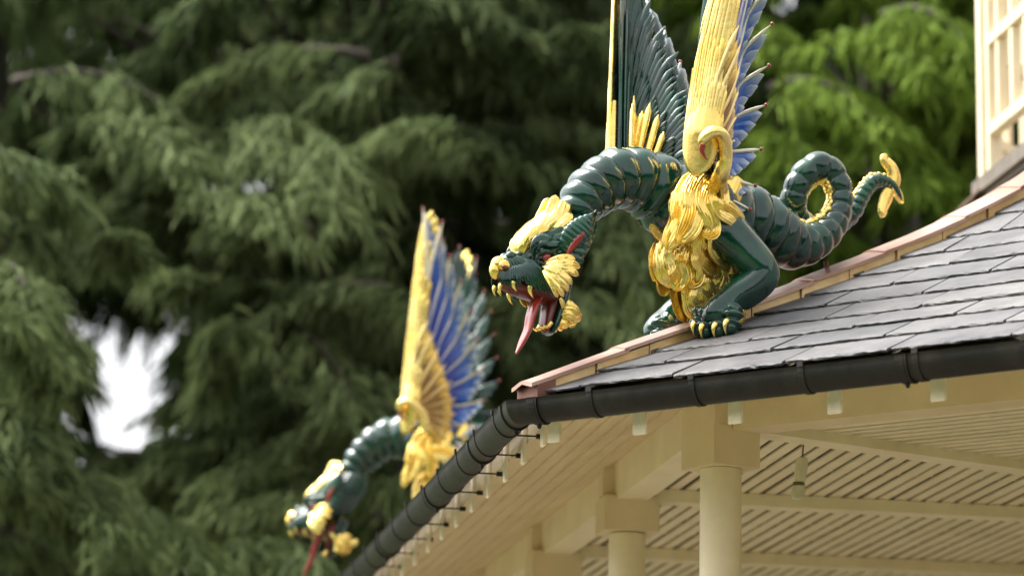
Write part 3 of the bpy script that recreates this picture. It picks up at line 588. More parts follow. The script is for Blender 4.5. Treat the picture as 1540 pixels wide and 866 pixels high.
    for i, (tx, w) in enumerate([([(0.872,0.095,0.0327), (0.8451,0.125,0.0434), (0.8083,0.14,0.0534), (0.7684,0.142,0.0538)], .016), ([(0.8752,0.1,0.0263), (0.8424,0.13,0.0302), (0.8002,0.146,0.0332), (0.75,0.146,0.0254)], .017), ([(0.8751,0.1,0.0187), (0.8471,0.133,0.0164), (0.8054,0.15,0.0091), (0.7568,0.148,-0.0062)], .017), ([(0.875,0.1,0.0137), (0.8563,0.134,0.0023), (0.8226,0.15,-0.0185), (0.7843,0.146,-0.0424)], .017), ([(0.8749,0.1,0.0087), (0.8612,0.133,-0.0107), (0.8321,0.147,-0.0368), (0.7959,0.142,-0.0709)], .016), ([(0.8777,0.1,0.0033), (0.8678,0.13,-0.0236), (0.843,0.142,-0.0574), (0.815,0.136,-0.095)], .015), ([(0.8806,0.1,0.0004), (0.876,0.125,-0.0339), (0.8581,0.134,-0.0656), (0.836,0.128,-0.0989)], .013), ([(0.881,0.1,0.0204), (0.8739,0.125,0.0116), (0.853,0.138,-0.0005), (0.8229,0.146,-0.0203)], .018)]): lock(mb, tx, w, (0, 1, .1), .5, 3, 18)
    mb.build('cheek_frill', GOLD, head, angle=60); fl = flip(mb); fl.v = [(x, y * .62, z) for x, y, z in fl.v]; fl.build('cheek_frill', GOLD, head, angle=60)
    # beard under the jaw
    mb = MB()
    for pts, w in (([(0.7668,0.02,-0.125), (0.7542,0.045,-0.1076), (0.722,0.05,-0.1042), (0.6947,0.045,-0.1197), (0.6902,0.03,-0.1417)], .018), ([(0.7666,0.02,-0.1402), (0.7571,0.05,-0.1342), (0.7308,0.055,-0.1365), (0.7119,0.045,-0.1574), (0.7313,0.03,-0.1725)], .018), ([(0.7689,0.015,-0.1547), (0.7589,0.04,-0.1578), (0.738,0.04,-0.1701), (0.7515,0.025,-0.1819)], .015), ([(0.7487,0.01,-0.1005), (0.726,0.02,-0.0866), (0.6962,0.02,-0.0876), (0.7138,0.02,-0.1052)], .014), ([(0.7533,0,-0.1398), (0.7119,0,-0.1342), (0.6644,0,-0.1228), (0.6527,0,-0.1009)], .022), ([(0.7823,0.06,-0.0789), (0.7669,0.055,-0.0961), (0.7541,0.045,-0.1127), (0.7497,0.03,-0.1296)], .012)): lock(mb, pts, w, (0, 1, .1), .55, 4, 18)
    both(mb, 'beard', GOLD, jaw)
    return d
def copy_tree(o, parent=None):
    c = o.copy(); col.objects.link(c); c.parent = parent
    for ch in list(o.children): copy_tree(ch, c)
    return c

# ------------------------------------------------------------------ the pagoda's octagon
E0 = np.array((.14717, 11.56656, 2.10711 + CAM_Z))       # foot of the rafter ends at the near eaves corner
INW = np.array((.84284, .538164, 0)); LAT = np.array((.538164, -.84284, 0))
EL = 5.6; RT = EL / 2 / math.sin(PI / 8); OC = E0 + INW * RT; OC[2] = 0
TAN = math.tan(PI / 8); COS = math.cos(PI / 8); ZE = E0[2]
TH0 = math.atan2(-INW[1], -INW[0])
pagoda = empty('pagoda', (OC[0], OC[1], 0))
tag(pagoda, 'cream timber pagoda storey with grey slate roof, copper hips and black gutter', 'pagoda')
OCV = Vector(OC)
class Face:
    "one side of the octagon: x along the eaves, d inwards from the rafter ends, z above them; i=0 faces the camera, i=-1 is the side receding left"
    def __init__(s, i):
        a = TH0 + i * PI / 4
        s.c0 = np.array((math.cos(a), math.sin(a), 0)) * RT; s.c1 = np.array((math.cos(a + PI / 4), math.sin(a + PI / 4), 0)) * RT
        s.ex = (s.c1 - s.c0) / EL; m = (s.c0 + s.c1) / 2; s.en = -m / np.linalg.norm(m)
        s.M = Matrix(((s.ex[0], s.en[0], 0), (s.ex[1], s.en[1], 0), (0, 0, 1)))
    def p(s, x, d, z): return s.c0 + s.ex * x + s.en * d + np.array((0, 0, ZE + z))
    def matrix(s, x, d, z):
        q = s.p(x, d, z); return Matrix.Translation(Vector(q)) @ s.M.to_4x4()
FR, FL, FB, FRR = Face(0), Face(-1), Face(-2), Face(1)
ALL = [Face(i) for i in range(8)]
_U = [-.12, 0, .44, .8, 1.29, 1.79, 2.26, 2.6, 3.0, 3.45]; _Z = [.150, .203, .394, .55, .776, 1.015, 1.284, 1.52, 1.84, 2.27]
_cs = catmull(np.c_[_U, _Z, np.zeros(len(_U))], n=12)
def zr(d): return np.interp(np.asarray(d) / COS, _cs[:, 0], _cs[:, 1])      # roof plane height over d
def face_box(mb, F, x0, x1, d0, d1, z0, z1, mat=0, mitre=0):
    "box between planes; mitre = +1 trims both ends along the hips"
    def X(x, d, end): return x + (d * TAN if end == 0 else -d * TAN) * mitre
    vs = []
    for x, e in ((x0, 0), (x1, 1)):
        for d in (d0, d1):
            for z in (z0, z1): vs.append(F.p(X(x, d, e), d, z))
    mb.add(vs, [(0, 1, 3, 2), (4, 6, 7, 5), (0, 4, 5, 1), (2, 3, 7, 6), (0, 2, 6, 4), (1, 5, 7, 3)], mat)
def part(name, mb, mat, parent=pagoda, smooth=False, bev=0, angle=None):
    me = mb.mesh(name, mat, smooth, angle)
    if bev: bevel_mesh(me, bev)
    return link(name, me, parent)

# roof deck under the slates (all eight sides)
mb = MB(); ds = np.linspace(-.05, 3.15, 14)
for F in ALL:
    for a, b in zip(ds[:-1], ds[1:]):
        za, zb = float(zr(a)), float(zr(b))
        q = [F.p(a * TAN, a, za), F.p(EL - a * TAN, a, za), F.p(EL - b * TAN, b, zb), F.p(b * TAN, b, zb)]
        mb.add(q, [(0, 1, 2, 3)])
roof = part('roof', mb, DARKWOOD)
# slates
GA = .217
def slate(F, pts, z_tail, z_head, d0, d1, th, mat, sx, ragged=True):
    "pts: polygon (x,d) counter-clockwise starting along the tail edge; split finely at the tail"
    poly = []
    (xa, da), (xb, db) = pts[0], pts[1]
    n = max(4, int(abs(xb - xa) / .022))
    for i in range(n + 1):
        f = i / n; j = 0 if not ragged else random.uniform(-.0045, .0045) + .003 * math.sin(f * 9 + sx)
        poly.append((xa + (xb - xa) * f, da + j, random.uniform(-.0008, .0008), True))
    for x, d in pts[2:]: poly.append((x, d, 0, False))
    def Z(d): return z_tail + (z_head - z_tail) * (d - d0) / (d1 - d0)
    top = [F.p(x, d + (.004 if tl else 0), Z(d) + (j if tl else 0)) for x, d, j, tl in poly]
    mid = [F.p(x, d - (random.uniform(-.002, .004) if tl else 0), Z(d) - th * random.uniform(.35, .7)) for x, d, j, tl in poly]
    bot = [F.p(x, d + (random.uniform(0, .006) if tl else 0), Z(d) - th) for x, d, j, tl in poly]
    m = len(poly); mb = MB(); fs = [tuple(range(m))] + [(i, m + i, m + (i + 1) % m, (i + 1) % m)[::1] for i in range(m)] + [(m + i, 2 * m + i, 2 * m + (i + 1) % m, m + (i + 1) % m) for i in range(m)] + [tuple(range(3 * m - 1, 2 * m - 1, -1))]
    mb.add(top + mid + bot, fs)
    return mb.build('slate', mat, roof, smooth=False)
for F in (FR, FL):
    for k in range(14):
        d0 = -.088 + k * GA; d1 = d0 + GA * 1.32
        if d0 > 2.9: break
        zt = float(zr(max(d0, -.1))) + .030 + (d0 + .1 if d0 < -.1 else 0); zh = float(zr(d1)) + .012
        w = .43; x = -.2 - (.5 * w if k % 2 else 0) + random.uniform(-.03, .03)
        while x < EL + .2:
            ww = w * random.uniform(.9, 1.08); xa, xb = x + .005, x + ww - .005; x += ww
            lo0, hi0 = d0 * TAN + .035, EL - d0 * TAN - .035; lo1, hi1 = d1 * TAN + .035, EL - d1 * TAN - .035
            if xb < lo0 + .03 or xa > hi0 - .03: continue
            jig = random.uniform(-.006, .006)
            a0, b0 = max(xa, lo0), min(xb, hi0); a1, b1 = max(xa, lo1), min(xb, hi1)
            poly = [(a0, d0 + jig), (b0, d0 + jig)]
            if xb > hi1 and xb < hi0: poly.append((xb, d0 + jig + (hi0 - xb) / TAN))
            if b1 > a1 + .01:
                poly += [(b1, d1), (a1, d1)]
            else:
                dm = d0 + (d1 - d0) * .0
                if xa <= lo1: poly.append((xb, d0 + (xb - lo0) / TAN))
                else: poly.append((xa, d0 + (hi0 - xa) / TAN))
            if xa < lo1 and xa > lo0: poly.append((xa, d0 + jig + (xa - lo0) / TAN))
            slate(F, poly, zt + random.uniform(-.003, .003), zh, d0, d1, random.uniform(.010, .014), random.choice(SLATES), x)
# the other roof sides: lapped courses
for F in ALL[1:7]:
    mb = MB()
    for k in range(14):
        d0 = -.088 + k * GA; d1 = min(d0 + GA * 1.15, 3.1); zt = float(zr(max(d0, -.1))) + .028; zh = float(zr(d1)) + .008
        vs = [F.p(d0 * TAN, d0, zt), F.p(EL - d0 * TAN, d0, zt), F.p(EL - d1 * TAN, d1, zh), F.p(d1 * TAN, d1, zh), F.p(d0 * TAN, d0, zt - .014), F.p(EL - d0 * TAN, d0, zt - .014)]
        mb.add(vs, [(0, 1, 2, 3), (4, 5, 1, 0)])
    part('slate_course', mb, SLATES[0], roof).__setitem__('kind', 'stuff')

# copper hip caps and the bright flashing under them
def hip_frame(i):
    a = TH0 + i * PI / 4; o = np.array((math.cos(a), math.sin(a), 0)); return o, np.array((-o[1], o[0], 0))
for i in (0, -1, 1, -2):
    o, l = hip_frame(i)
    def hp(u, v, z): return o * (RT - u) + l * v + np.array((0, 0, ZE + z))
    def hz(u): return float(np.interp(u, _cs[:, 0], _cs[:, 1]))
    cuts = [-.125, .30, .735, 1.17, 1.52, 1.93, 2.22, 2.62, 3.05, 3.4]
    for k, (a, b) in enumerate(zip(cuts[:-1], cuts[1:])):
        mb = MB(); us = np.linspace(a - (.02 if k else 0), b, 7); sec = [(-.080, -.026), (-.080, -.012), (-.012, .006), (.012, .006), (.080, -.012), (.080, -.026), (.072, -.026), (.0, -.006), (-.072, -.026)]
        V = []
        for j, u in enumerate(us):
            up_ = .066 + .007 * (1 - j / 6) * (1 if k else 0)
            hw_ = .86 + .36 * max(u, 0); V += [hp(u, y * (hw_ if abs(y) > .02 else 1), hz(u) + up_ + z - (.16 * (hw_ - 1) * .08 if abs(y) > .02 else 0)) for y, z in sec]
        m = len(sec); fs = []
        for j in range(6):
            for q in range(m): fs.append((j * m + q, j * m + (q + 1) % m, (j + 1) * m + (q + 1) % m, (j + 1) * m + q))
        fs.append(tuple(range(m))); fs.append(tuple(6 * m + q for q in range(m - 1, -1, -1)))
        mb.add(V, fs); part('hip_cap', mb, COPPER, roof)
    mb = MB()
    V = [hp(-.10, y, z) for y, z in ((-.068, .085), (.068, .085), (.068, .205), (-.068, .205))] + [hp(-.02, y, z) for y, z in ((-.068, .085), (.068, .085), (.068, .24), (-.068, .24))]
    mb.add(V, [(0, 1, 2, 3), (7, 6, 5, 4), (0, 4, 5, 1), (1, 5, 6, 2), (3, 2, 6, 7), (0, 3, 7, 4)]); part('hip_end', mb, REDCU, roof)
    for sg in (1, -1):
        for k in range(14):
            ua, ub = -.07 + k * GA / COS, -.07 + (k + 1) * GA / COS - .004
            if ub > 3.35: break
            mb = MB(); yk = .86 + .36 * max((ua + ub) / 2, 0); y0, y1 = .060 * sg * yk, (.066 + .003 * (k % 2)) * sg * yk
            V = []
            for u in (ua, (ua + ub) / 2, ub):
                zb = -.012 if u != ua else -.018
                for y, z in ((y0, zb), (y1, zb), (y1, .040), (y0, .040)): V.append(hp(u, y, hz(u) + z))
            fs = []
            for j in range(2):
                for q in range(4): fs.append((j * 4 + q, j * 4 + (q + 1) % 4, (j + 1) * 4 + (q + 1) % 4, (j + 1) * 4 + q))
            fs += [(0, 1, 2, 3), (11, 10, 9, 8)]
            mb.add(V, fs); part('flashing', mb, BRIGHTCU, roof)

# gutters: half-round, mitred, with straps and unions
GC, GZ, GR = -.118, .138, .060
ang = np.linspace(PI, 2 * PI, 17)
sec = [(GC + GR * math.cos(a), GZ + GR * 1.34 * math.sin(a)) for a in ang]
inn = [(GC + (GR - .006) * math.cos(a), GZ + (GR * 1.34 - .006) * math.sin(a)) for a in ang[::-1]]
rim = [(GC + GR, GZ), (GC + GR, GZ + .006), (GC + GR - .008, GZ + .006)]
prof = [(GC - GR - .003, GZ + .004)] + sec + inn
def gutter_piece(mb, F, x0, x1, k=1.0, mit=(0, 0), pr=prof):
    V = []
    for x, m in ((x0, mit[0]), (x1, mit[1])):
        for d, z in pr:
            dd = GC + (d - GC) * k; zz = GZ + (z - GZ) * k; V.append(F.p(x + dd * TAN * m, dd, zz))
    n = len(pr); mb.add(V, [(q, n + q, n + (q + 1) % n, (q + 1) % n) for q in range(n)] + [tuple(range(n)), tuple(2 * n - 1 - q for q in range(n))])
def strap(mb, F, x, w=.011, k=1.06):
    gutter_piece(mb, F, x - w, x + w, k)
    face_box(mb, F, x - w, x + w, GC - GR * k - .004, GC - GR * k + .004, GZ, GZ + .020)
    zo = .0 if F is not FR else .05
    face_box(mb, F, x - .004, x + .004, GC + GR * .2, -.002, GZ - .074 + zo * .5, GZ - .069 + zo * .5)
    face_box(mb, F, x - .009, x + .009, -.012, .012, GZ - .080 + zo * .5, GZ - .063 + zo * .5)
for i, F in enumerate((FR, FL, FB, FRR)):
    mb = MB(); gutter_piece(mb, F, 0, EL, 1, (1, -1)); g = part('gutter', mb, IRON, smooth=True, angle=40)
    xs = [.29, .72, 1.16, 1.60, 2.0, 2.45, 2.9, 3.35, 3.8, 4.25, 4.7, 5.1] if F is FR else [EL - x for x in (.20, .62, 1.05, 1.52, 1.95, 2.40, 2.85, 3.3, 3.75, 4.2, 4.65, 5.1)]
    for x in xs: mb = MB(); strap(mb, F, x); part('gutter_strap', mb, IRON, g)
    us = [.035, 1.54, 3.3, 5.5] if F is FR else [EL - x for x in (.045, .78, 1.9, 3.4, 5.2)]
    for x in us:
        mb = MB(); gutter_piece(mb, F, x - .016, x + .016, 1.075); gutter_piece(mb, F, x + .019, x + .027, 1.10)
        q = F.p(x, GC, GZ - GR * 1.34 * 1.1); blob(mb, q, (.009, .009, .014), n=8, m=5); part('gutter_union', mb, IRON, g)

# rafter ends, fascia and boarded soffit
for F, nx in ((FR, 15), (FL, 15), (FB, 4), (FRR, 4)):
    tab = None
    for k in range(nx):
        x = .001 + .4 * k if F is not FL else EL - .4506 - .395 * (k - 1)
        if F is FR and k == 0: x = .03
        if not -.02 < x < EL + .02: continue
        mb = MB(); face_box(mb, F, x - .029, x + .029, -.020 + .003 * random.random(), -.006, -.002 + .006 * random.random(), .16); part('rafter_end', mb, WHITEP, bev=.003)
    mb = MB(); face_box(mb, F, 0, EL, -.0055, -.002, .086, .172, mitre=1); part('eaves_board', mb, CREAM)
    cutd = [-.004, .118, .205, .29, .375, .46, .545, .652]
    for da, db in zip(cutd[:-1], cutd[1:]):
        db += .001; za, zb = .30 * da + .090, .30 * db + .090
        mb = MB(); vs = []
        for e in (0, 1):
            for d, z in ((da, za - .009), (db, zb + .001), (db, zb + .016), (da, za + .014)): vs.append(F.p(d * TAN if e == 0 else EL - d * TAN, d, z))
        mb.add(vs, [(0, 1, 2, 3), (7, 6, 5, 4), (0, 4, 5, 1), (1, 5, 6, 2), (2, 6, 7, 3), (3, 7, 4, 0)]); part('soffit_board', mb, CREAM)

# colonnade: beams, capitals, columns
DC = .78 * COS                                      # column line
CE = EL - 2 * .78 * math.sin(PI / 8); X0 = .78 * math.sin(PI / 8)
def lathe(prof, n=32):
    mb = MB(); V = []
    for r, z in prof: V += [(r * math.cos(2 * PI * j / n), r * math.sin(2 * PI * j / n), z) for j in range(n)]
    fs = []
    for i in range(len(prof) - 1):
        for j in range(n): fs.append((i * n + j, i * n + (j + 1) % n, (i + 1) * n + (j + 1) % n, (i + 1) * n + j))
    fs += [tuple(range(n - 1, -1, -1)), tuple((len(prof) - 1) * n + j for j in range(n))]
    mb.add(V, fs); return mb
H = ZE - .008
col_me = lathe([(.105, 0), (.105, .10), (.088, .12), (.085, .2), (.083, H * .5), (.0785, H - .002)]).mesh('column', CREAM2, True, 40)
plinth_me = MB(); plinth_me.box((0, 0, .05), (.28, .28, .1)); plinth_me = bevel_mesh(plinth_me.mesh('plinth', LEAD, False), .008)
cap = MB(); cap.box((0, 0, .0775), (.20, .24, .150)); cap_me = bevel_mesh(cap.mesh('capital', CREAM, False), .003)
capc = MB(); capc.box((0, 0, .0775), (.215, .215, .155)); capc_me = bevel_mesh(capc.mesh('capital', CREAM, False), .003)
cnt = 0
for F, ks in ((FR, (0, 1, 2)), (FL, (0, 1, 2)), (FB, (2, 1, 0)), (FRR, (0, 1))):
    for k in ks:
        x = X0 + CE * k / 3; q = F.p(x, DC, 0)
        c = link('column', col_me, pagoda); c.location = (q[0], q[1], 0)
        p_ = link('plinth', plinth_me, c); p_.rotation_euler = (0, 0, math.atan2(F.ex[1], F.ex[0]))
        corner = k == 0
        ca = link('capital', capc_me if corner else cap_me, c)
        an = math.atan2(F.ex[1], F.ex[0]) - (PI / 8 if corner else 0); ca.rotation_euler = (0, 0, an); ca.location = (0, 0, H)
        mb = MB()
        if corner: mb.box((0, -.0, .155 + .13), (.209, .209, .26))
        else: mb.box((0, -.0625, .155 + .1), (.09, .113, .2))
        po = link('post', mb.mesh('post', CREAM, False), c); po.rotation_euler = (0, 0, an); po.location = (0, 0, H)
for F in (FR, FL, FB, FRR):
    for k in range(3):
        xa, xb = X0 + CE * k / 3, X0 + CE * (k + 1) / 3
        ea = .095 if k == 0 else .044; eb = .095 if k == 2 else .044
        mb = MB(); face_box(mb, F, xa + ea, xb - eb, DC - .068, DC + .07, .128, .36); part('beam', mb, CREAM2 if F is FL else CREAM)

# slatted ceiling under the roof
ZC = .185
for F, dmax in ((FR, 3.3), (FL, 3.3)):
    d = DC + .10
    while d < dmax:
        w = .048 + random.uniform(-.003, .003)
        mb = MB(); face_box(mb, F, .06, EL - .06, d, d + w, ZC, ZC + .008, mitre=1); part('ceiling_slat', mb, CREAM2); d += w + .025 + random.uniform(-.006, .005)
    j = [EL - x for x in (1.95, 3.62)] if F is FL else [1.95, 3.62]
    for x in j:
        dm = min((x if x < EL / 2 else EL - x) / TAN, dmax) - .09
        mb = MB(); face_box(mb, F, x - .05, x + .05, DC + .072, dm, ZC - .055, ZC - .002); part('ceiling_joist', mb, CREAM2)
    for x in [.45, 1.4, 2.35, 2.8, 3.25, 4.2, 5.15]:
        mb = MB(); dm = min((x if x < EL / 2 else EL - x) / TAN, dmax) - .12; face_box(mb, F, x - .02, x + .02, DC + .10, max(dm, DC + .2), ZC + .02, ZC + .07); part('ceiling_batten', mb, CREAM)
for i in (0, -1, 1):
    o, l = hip_frame(i); mb = MB(); V = []
    for u in (.91, 3.7):
        for v in (-.055, .055):
            for z in (ZC - .04, ZC + .06): V.append(o * (RT - u) + l * v + np.array((0, 0, ZE + z)))
    mb.add(V, [(0, 1, 3, 2), (4, 6, 7, 5), (0, 4, 5, 1), (2, 3, 7, 6), (0, 2, 6, 4), (1, 5, 7, 3)]); part('hip_rib', mb, CREAM2)
mb = MB(); mb.add([tuple(f.c0 * 1.02 + np.array((0, 0, .06))) for f in ALL], [tuple(range(8))]); FLOORM = material('worn_stone_floor', (.11, .095, .075), .8, 0, .25, 3, .3, 20); part('floor', mb, FLOORM)
# core wall of the ground storey
mb = MB(); RW = 3.55
vs = []
for i in range(8):
    a = TH0 + i * PI / 4
    for z in (0, ZE + 2.3): vs.append((RW * math.cos(a), RW * math.sin(a), z))
mb.add(vs, [(2 * i, 2 * ((i + 1) % 8), 2 * ((i + 1) % 8) + 1, 2 * i + 1) for i in range(8)]); part('core_wall', mb, CREAM)

# upper storey: lead kerb and fretwork balustrade on the sides the camera could see
RB = 3.92; EB = 2 * RB * math.sin(PI / 8); AB = RB * COS; DB = RT * COS - AB
ZB = 2.30
for F in (FL, FB, FR):
    bal = empty('balustrade', parent=pagoda)
    xo = (EL - EB) / 2
    def bb(name, x0, x1, d0, d1, z0, z1, mat=CREAM2, bev=.004):
        mb = MB(); face_box(mb, F, xo + x0, xo + x1, DB + d0, DB + d1, ZB + z0, ZB + z1); return part(name, mb, mat, bal, bev=bev)
    bb('lead_kerb', -.02, EB + .02, -.07, .14, -.10, .035, LEAD, .03)
    bb('corner_post', .0, .075, -.03, .05, .035, 2.2); bb('corner_post', EB - .075, EB, -.03, .05, .035, 2.2)
    bb('stile', .115, .165, -.02, .04, .035, 2.15); bb('stile', EB - .165, EB - .115, -.02, .04, .035, 2.15)
    for z in (.23, .72, 1.22): bb('rail', .166, EB - .166, -.025, .035, z, z + .062)
    xs = np.arange(.30, EB - .2, .22)
    for x in xs: bb('baluster', x - .024, x + .024, -.018, .03, .294, .715); bb('baluster', x - .024, x + .024, -.018, .03, .785, 1.215)

# a strip of pale film hanging from the ceiling inside
mb = MB()
def hs(px): return px
H0 = np.array(FL.p(EL - .62, 1.13, ZC - .02)); 
hang = empty('hanging_strip', tuple(H0 + np.array((OC[0], OC[1], 0)))); tag(hang, 'pale translucent strip with olive band hanging under the slatted ceiling', 'strip')
rows = [(0, .012), (-.004, .022), (-.03, .024), (-.07, .023), (-.095, .021), (-.11, .021), (-.118, .023), (-.135, .027), (-.155, .025), (-.165, .020), (-.168, .010)]
V = []; n = 10
for z, w in rows:
    for j in range(n):
        a = 2 * PI * j / n; V.append((w * math.cos(a) * (1 + random.uniform(-.1, .1)) - .012 * abs(z) / .1, w * .55 * math.sin(a), z - .05))
fs = []
for i in range(len(rows) - 1):
    for j in range(n): fs.append((i * n + j, i * n + (j + 1) % n, (i + 1) * n + (j + 1) % n, (i + 1) * n + j))
fs += [tuple(range(n)), tuple((len(rows) - 1) * n + j for j in range(n - 1, -1, -1))]
mb.add(V, fs); mb.build('film', STRIPM, hang, angle=40)
mb = MB(); bl = lathe([(.0235, 0), (.0235, .014)], 8); bl.v = [(x - .014, y * .58, z - .163) for x, y, z in bl.v]; bl.build('band', STRIPD, hang)
mb = MB(); loft(mb, [(0, 0, .05), (.004, 0, 0), (0, 0, -.055)], .003, .003, (1, 0, 0), 6); mb.build('wire', RUST, hang)

# ------------------------------------------------------------------ the two dragons on their hips
ZHIP = ZE + .62
dr1 = build_dragon()
dr1.location = (OC[0] - INW[0] * (RT - .78), OC[1] - INW[1] * (RT - .78), ZHIP); dr1.rotation_euler = (0, 0, TH0)
tag(dr1, 'sharp green and gold dragon with looped tail standing on the near copper hip', 'dragon', 'winged dragons on the roof corners')
dr2 = copy_tree(dr1)
a = TH0 - PI / 4; rr = RT - .78 + .11
dr2.location = (OC[0] + math.cos(a) * rr, OC[1] + math.sin(a) * rr, ZHIP - .045); dr2.rotation_euler = (0, 0, a)
tag(dr2, 'blurred green and gold dragon behind the gutter, head lowered on the farther roof corner', 'dragon', 'winged dragons on the roof corners')

# ------------------------------------------------------------------ ground
def sheet(name, pts, mat, z):
    mb = MB(); mb.add([(x, y, z) for x, y in pts], [tuple(range(len(pts)))]); o = mb.build(name, mat, smooth=False); o['kind'] = 'structure'; return o
GRASS = material('lawn', (.05, .085, .022), .9, 0, .35, 1.2, .4, 30, second=(.065, .10, .03))
PAVE = material('gravel_path', (.14, .12, .085), .9, 0, .2, 8, .5, 60)
sheet('ground', [(-400, -300), (400, -300), (400, 500), (-400, 500)], GRASS, 0)
sheet('path', [(OC[0] + 13 * math.cos(PI / 8 + k * PI / 8), OC[1] + 13 * math.sin(PI / 8 + k * PI / 8)) for k in range(16)], PAVE, .004)

# ------------------------------------------------------------------ trees
rng = np.random.default_rng(23)
def leaf_material(name, base, second, trans=.25):
    m = bpy.data.materials.new(name); m.use_nodes = True; nt = m.node_tree; b = nt.nodes['Principled BSDF']
    at = nt.nodes.new('ShaderNodeAttribute'); at.attribute_name = 'Tint'
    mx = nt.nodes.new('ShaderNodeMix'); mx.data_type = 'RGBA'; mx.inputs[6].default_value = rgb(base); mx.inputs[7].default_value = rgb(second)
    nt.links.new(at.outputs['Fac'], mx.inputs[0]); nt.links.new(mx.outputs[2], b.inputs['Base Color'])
    b.inputs['Roughness'].default_value = .8; b.inputs['Specular IOR Level'].default_value = .12
    tr = nt.nodes.new('ShaderNodeBsdfTranslucent'); nt.links.new(mx.outputs[2], tr.inputs['Color'])
    ms = nt.nodes.new('ShaderNodeMixShader'); ms.inputs[0].default_value = trans
    out = nt.nodes['Material Output']; nt.links.new(b.outputs[0], ms.inputs[1]); nt.links.new(tr.outputs[0], ms.inputs[2]); nt.links.new(ms.outputs[0], out.inputs['Surface'])
    return m
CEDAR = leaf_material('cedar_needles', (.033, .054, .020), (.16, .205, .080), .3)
CEDARD = leaf_material('dark_cedar_needles', (.016, .030, .008), (.045, .075, .018), .3)
LIME = leaf_material('bright_green_needles', (.042, .078, .010), (.155, .235, .03), .42)
YEW = leaf_material('mid_green_needles', (.035, .06, .015), (.085, .125, .03), .3)
def px3(x, y, D):
    "a point of the garden D metres ahead, from bearings measured in the photograph"
    d = np.array(fw) + np.array(rt) * (x - 770) / 4809.1 + np.array(up) * (433 - y) / 4809.1
    return d * (D / d[1]) + np.array((0, 0, CAM_Z))
class Crown:
    def __init__(s): s.V = []; s.F = []; s.T = []; s.n = 0; s.limbs = []
    def strands(s, base, dirv, length, width, droop, tint, seg=3):
        "many tapered drooping strips at once"
        k = len(base); side = np.cross(dirv, rng.normal(0, 1, (k, 3))); side /= np.linalg.norm(side, axis=1)[:, None] + 1e-9
        rows = []
        for j in range(seg + 1):
            t = j / seg; p = base + dirv * (length * t)[:, None]; p[:, 2] -= droop * t * t * length
            w = width * (1 - .75 * t) * (.6 if j == 0 else 1)
            rows += [p - side * (w / 2)[:, None], p + side * (w / 2)[:, None]]
        V = np.stack(rows, 1); m = 2 * (seg + 1); s.V.append(V.reshape(-1, 3))
        f = np.array([(2 * j, 2 * j + 1, 2 * j + 3, 2 * j + 2) for j in range(seg)])
        s.F.append((np.arange(k)[:, None, None] * m + f[None] + s.n).reshape(-1, 4)); s.n += k * m
        s.T.append(np.repeat(tint, m))
    def bough(s, B, T, W, n2=18, n3=12, ln=(.14, .34), wd=.028, droop=.9, tint=.5, hang=.55, seg=3):
        "a limb from B to T carrying side branches of reach W that hang in fringes"
        B, T = np.array(B, float), np.array(T, float); ax = T - B; L = np.linalg.norm(ax); a = ax / L
        sd = np.cross(a, (0, 0, 1)); sd /= np.linalg.norm(sd) + 1e-9
        t = rng.random(2 * n2) ** .8; sg = np.where(np.arange(2 * n2) % 2, 1, -1)
        p0 = B + ax * t[:, None]; p0[:, 2] += .12 * L * np.sin(t * PI) - .10 * L * t ** 2
        d2 = a * rng.uniform(.35, .95, (2 * n2, 1)) + sd * (sg * rng.uniform(.3, 1, 2 * n2))[:, None] + np.array((0, 0, 1)) * rng.uniform(-.12, .14, (2 * n2, 1)); d2 /= np.linalg.norm(d2, axis=1)[:, None]
        l2 = W * (1 - .55 * t) * rng.uniform(.5, 1.05, 2 * n2)
        u = rng.random((2 * n2, n3)) ** .7
        q = p0[:, None] + d2[:, None] * (l2[:, None] * u)[..., None]; q[..., 2] -= .55 * droop * l2[:, None] * u ** 2
        q = q.reshape(-1, 3) + rng.normal(0, .025, (2 * n2 * n3, 3)); k = len(q)
        dd = np.repeat(d2, n3, axis=0) * rng.uniform(.6, 1, (k, 1)) + rng.normal(0, .38, (k, 3)) * np.array((1, 1, .25)); dd[:, 2] -= hang * u.ravel() * rng.uniform(.1, 1.3, k); dd /= np.linalg.norm(dd, axis=1)[:, None]
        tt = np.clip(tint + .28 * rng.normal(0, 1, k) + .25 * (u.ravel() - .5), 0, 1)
        s.strands(q, dd, rng.uniform(ln[0], ln[1], k), wd * rng.uniform(.6, 1.3, k), rng.uniform(.2, .7, k), tt, seg)
        s.limbs.append((B, T, L))
    def build(s, name, mat, parent):
        V = np.vstack(s.V); F = np.vstack(s.F); me = bpy.data.meshes.new(name)
        me.vertices.add(len(V)); me.vertices.foreach_set('co', V.ravel())
        me.loops.add(F.size); me.loops.foreach_set('vertex_index', F.ravel().astype(np.int32))
        me.polygons.add(len(F)); me.polygons.foreach_set('loop_start', (np.arange(len(F)) * 4).astype(np.int32)); me.polygons.foreach_set('loop_total', np.full(len(F), 4, np.int32))
        at = me.attributes.new('Tint', 'FLOAT', 'POINT'); at.data.foreach_set('value', np.concatenate(s.T).astype(np.float32))
        me.materials.append(mat); me.update(calc_edges=True)
        return link(name, me, parent)
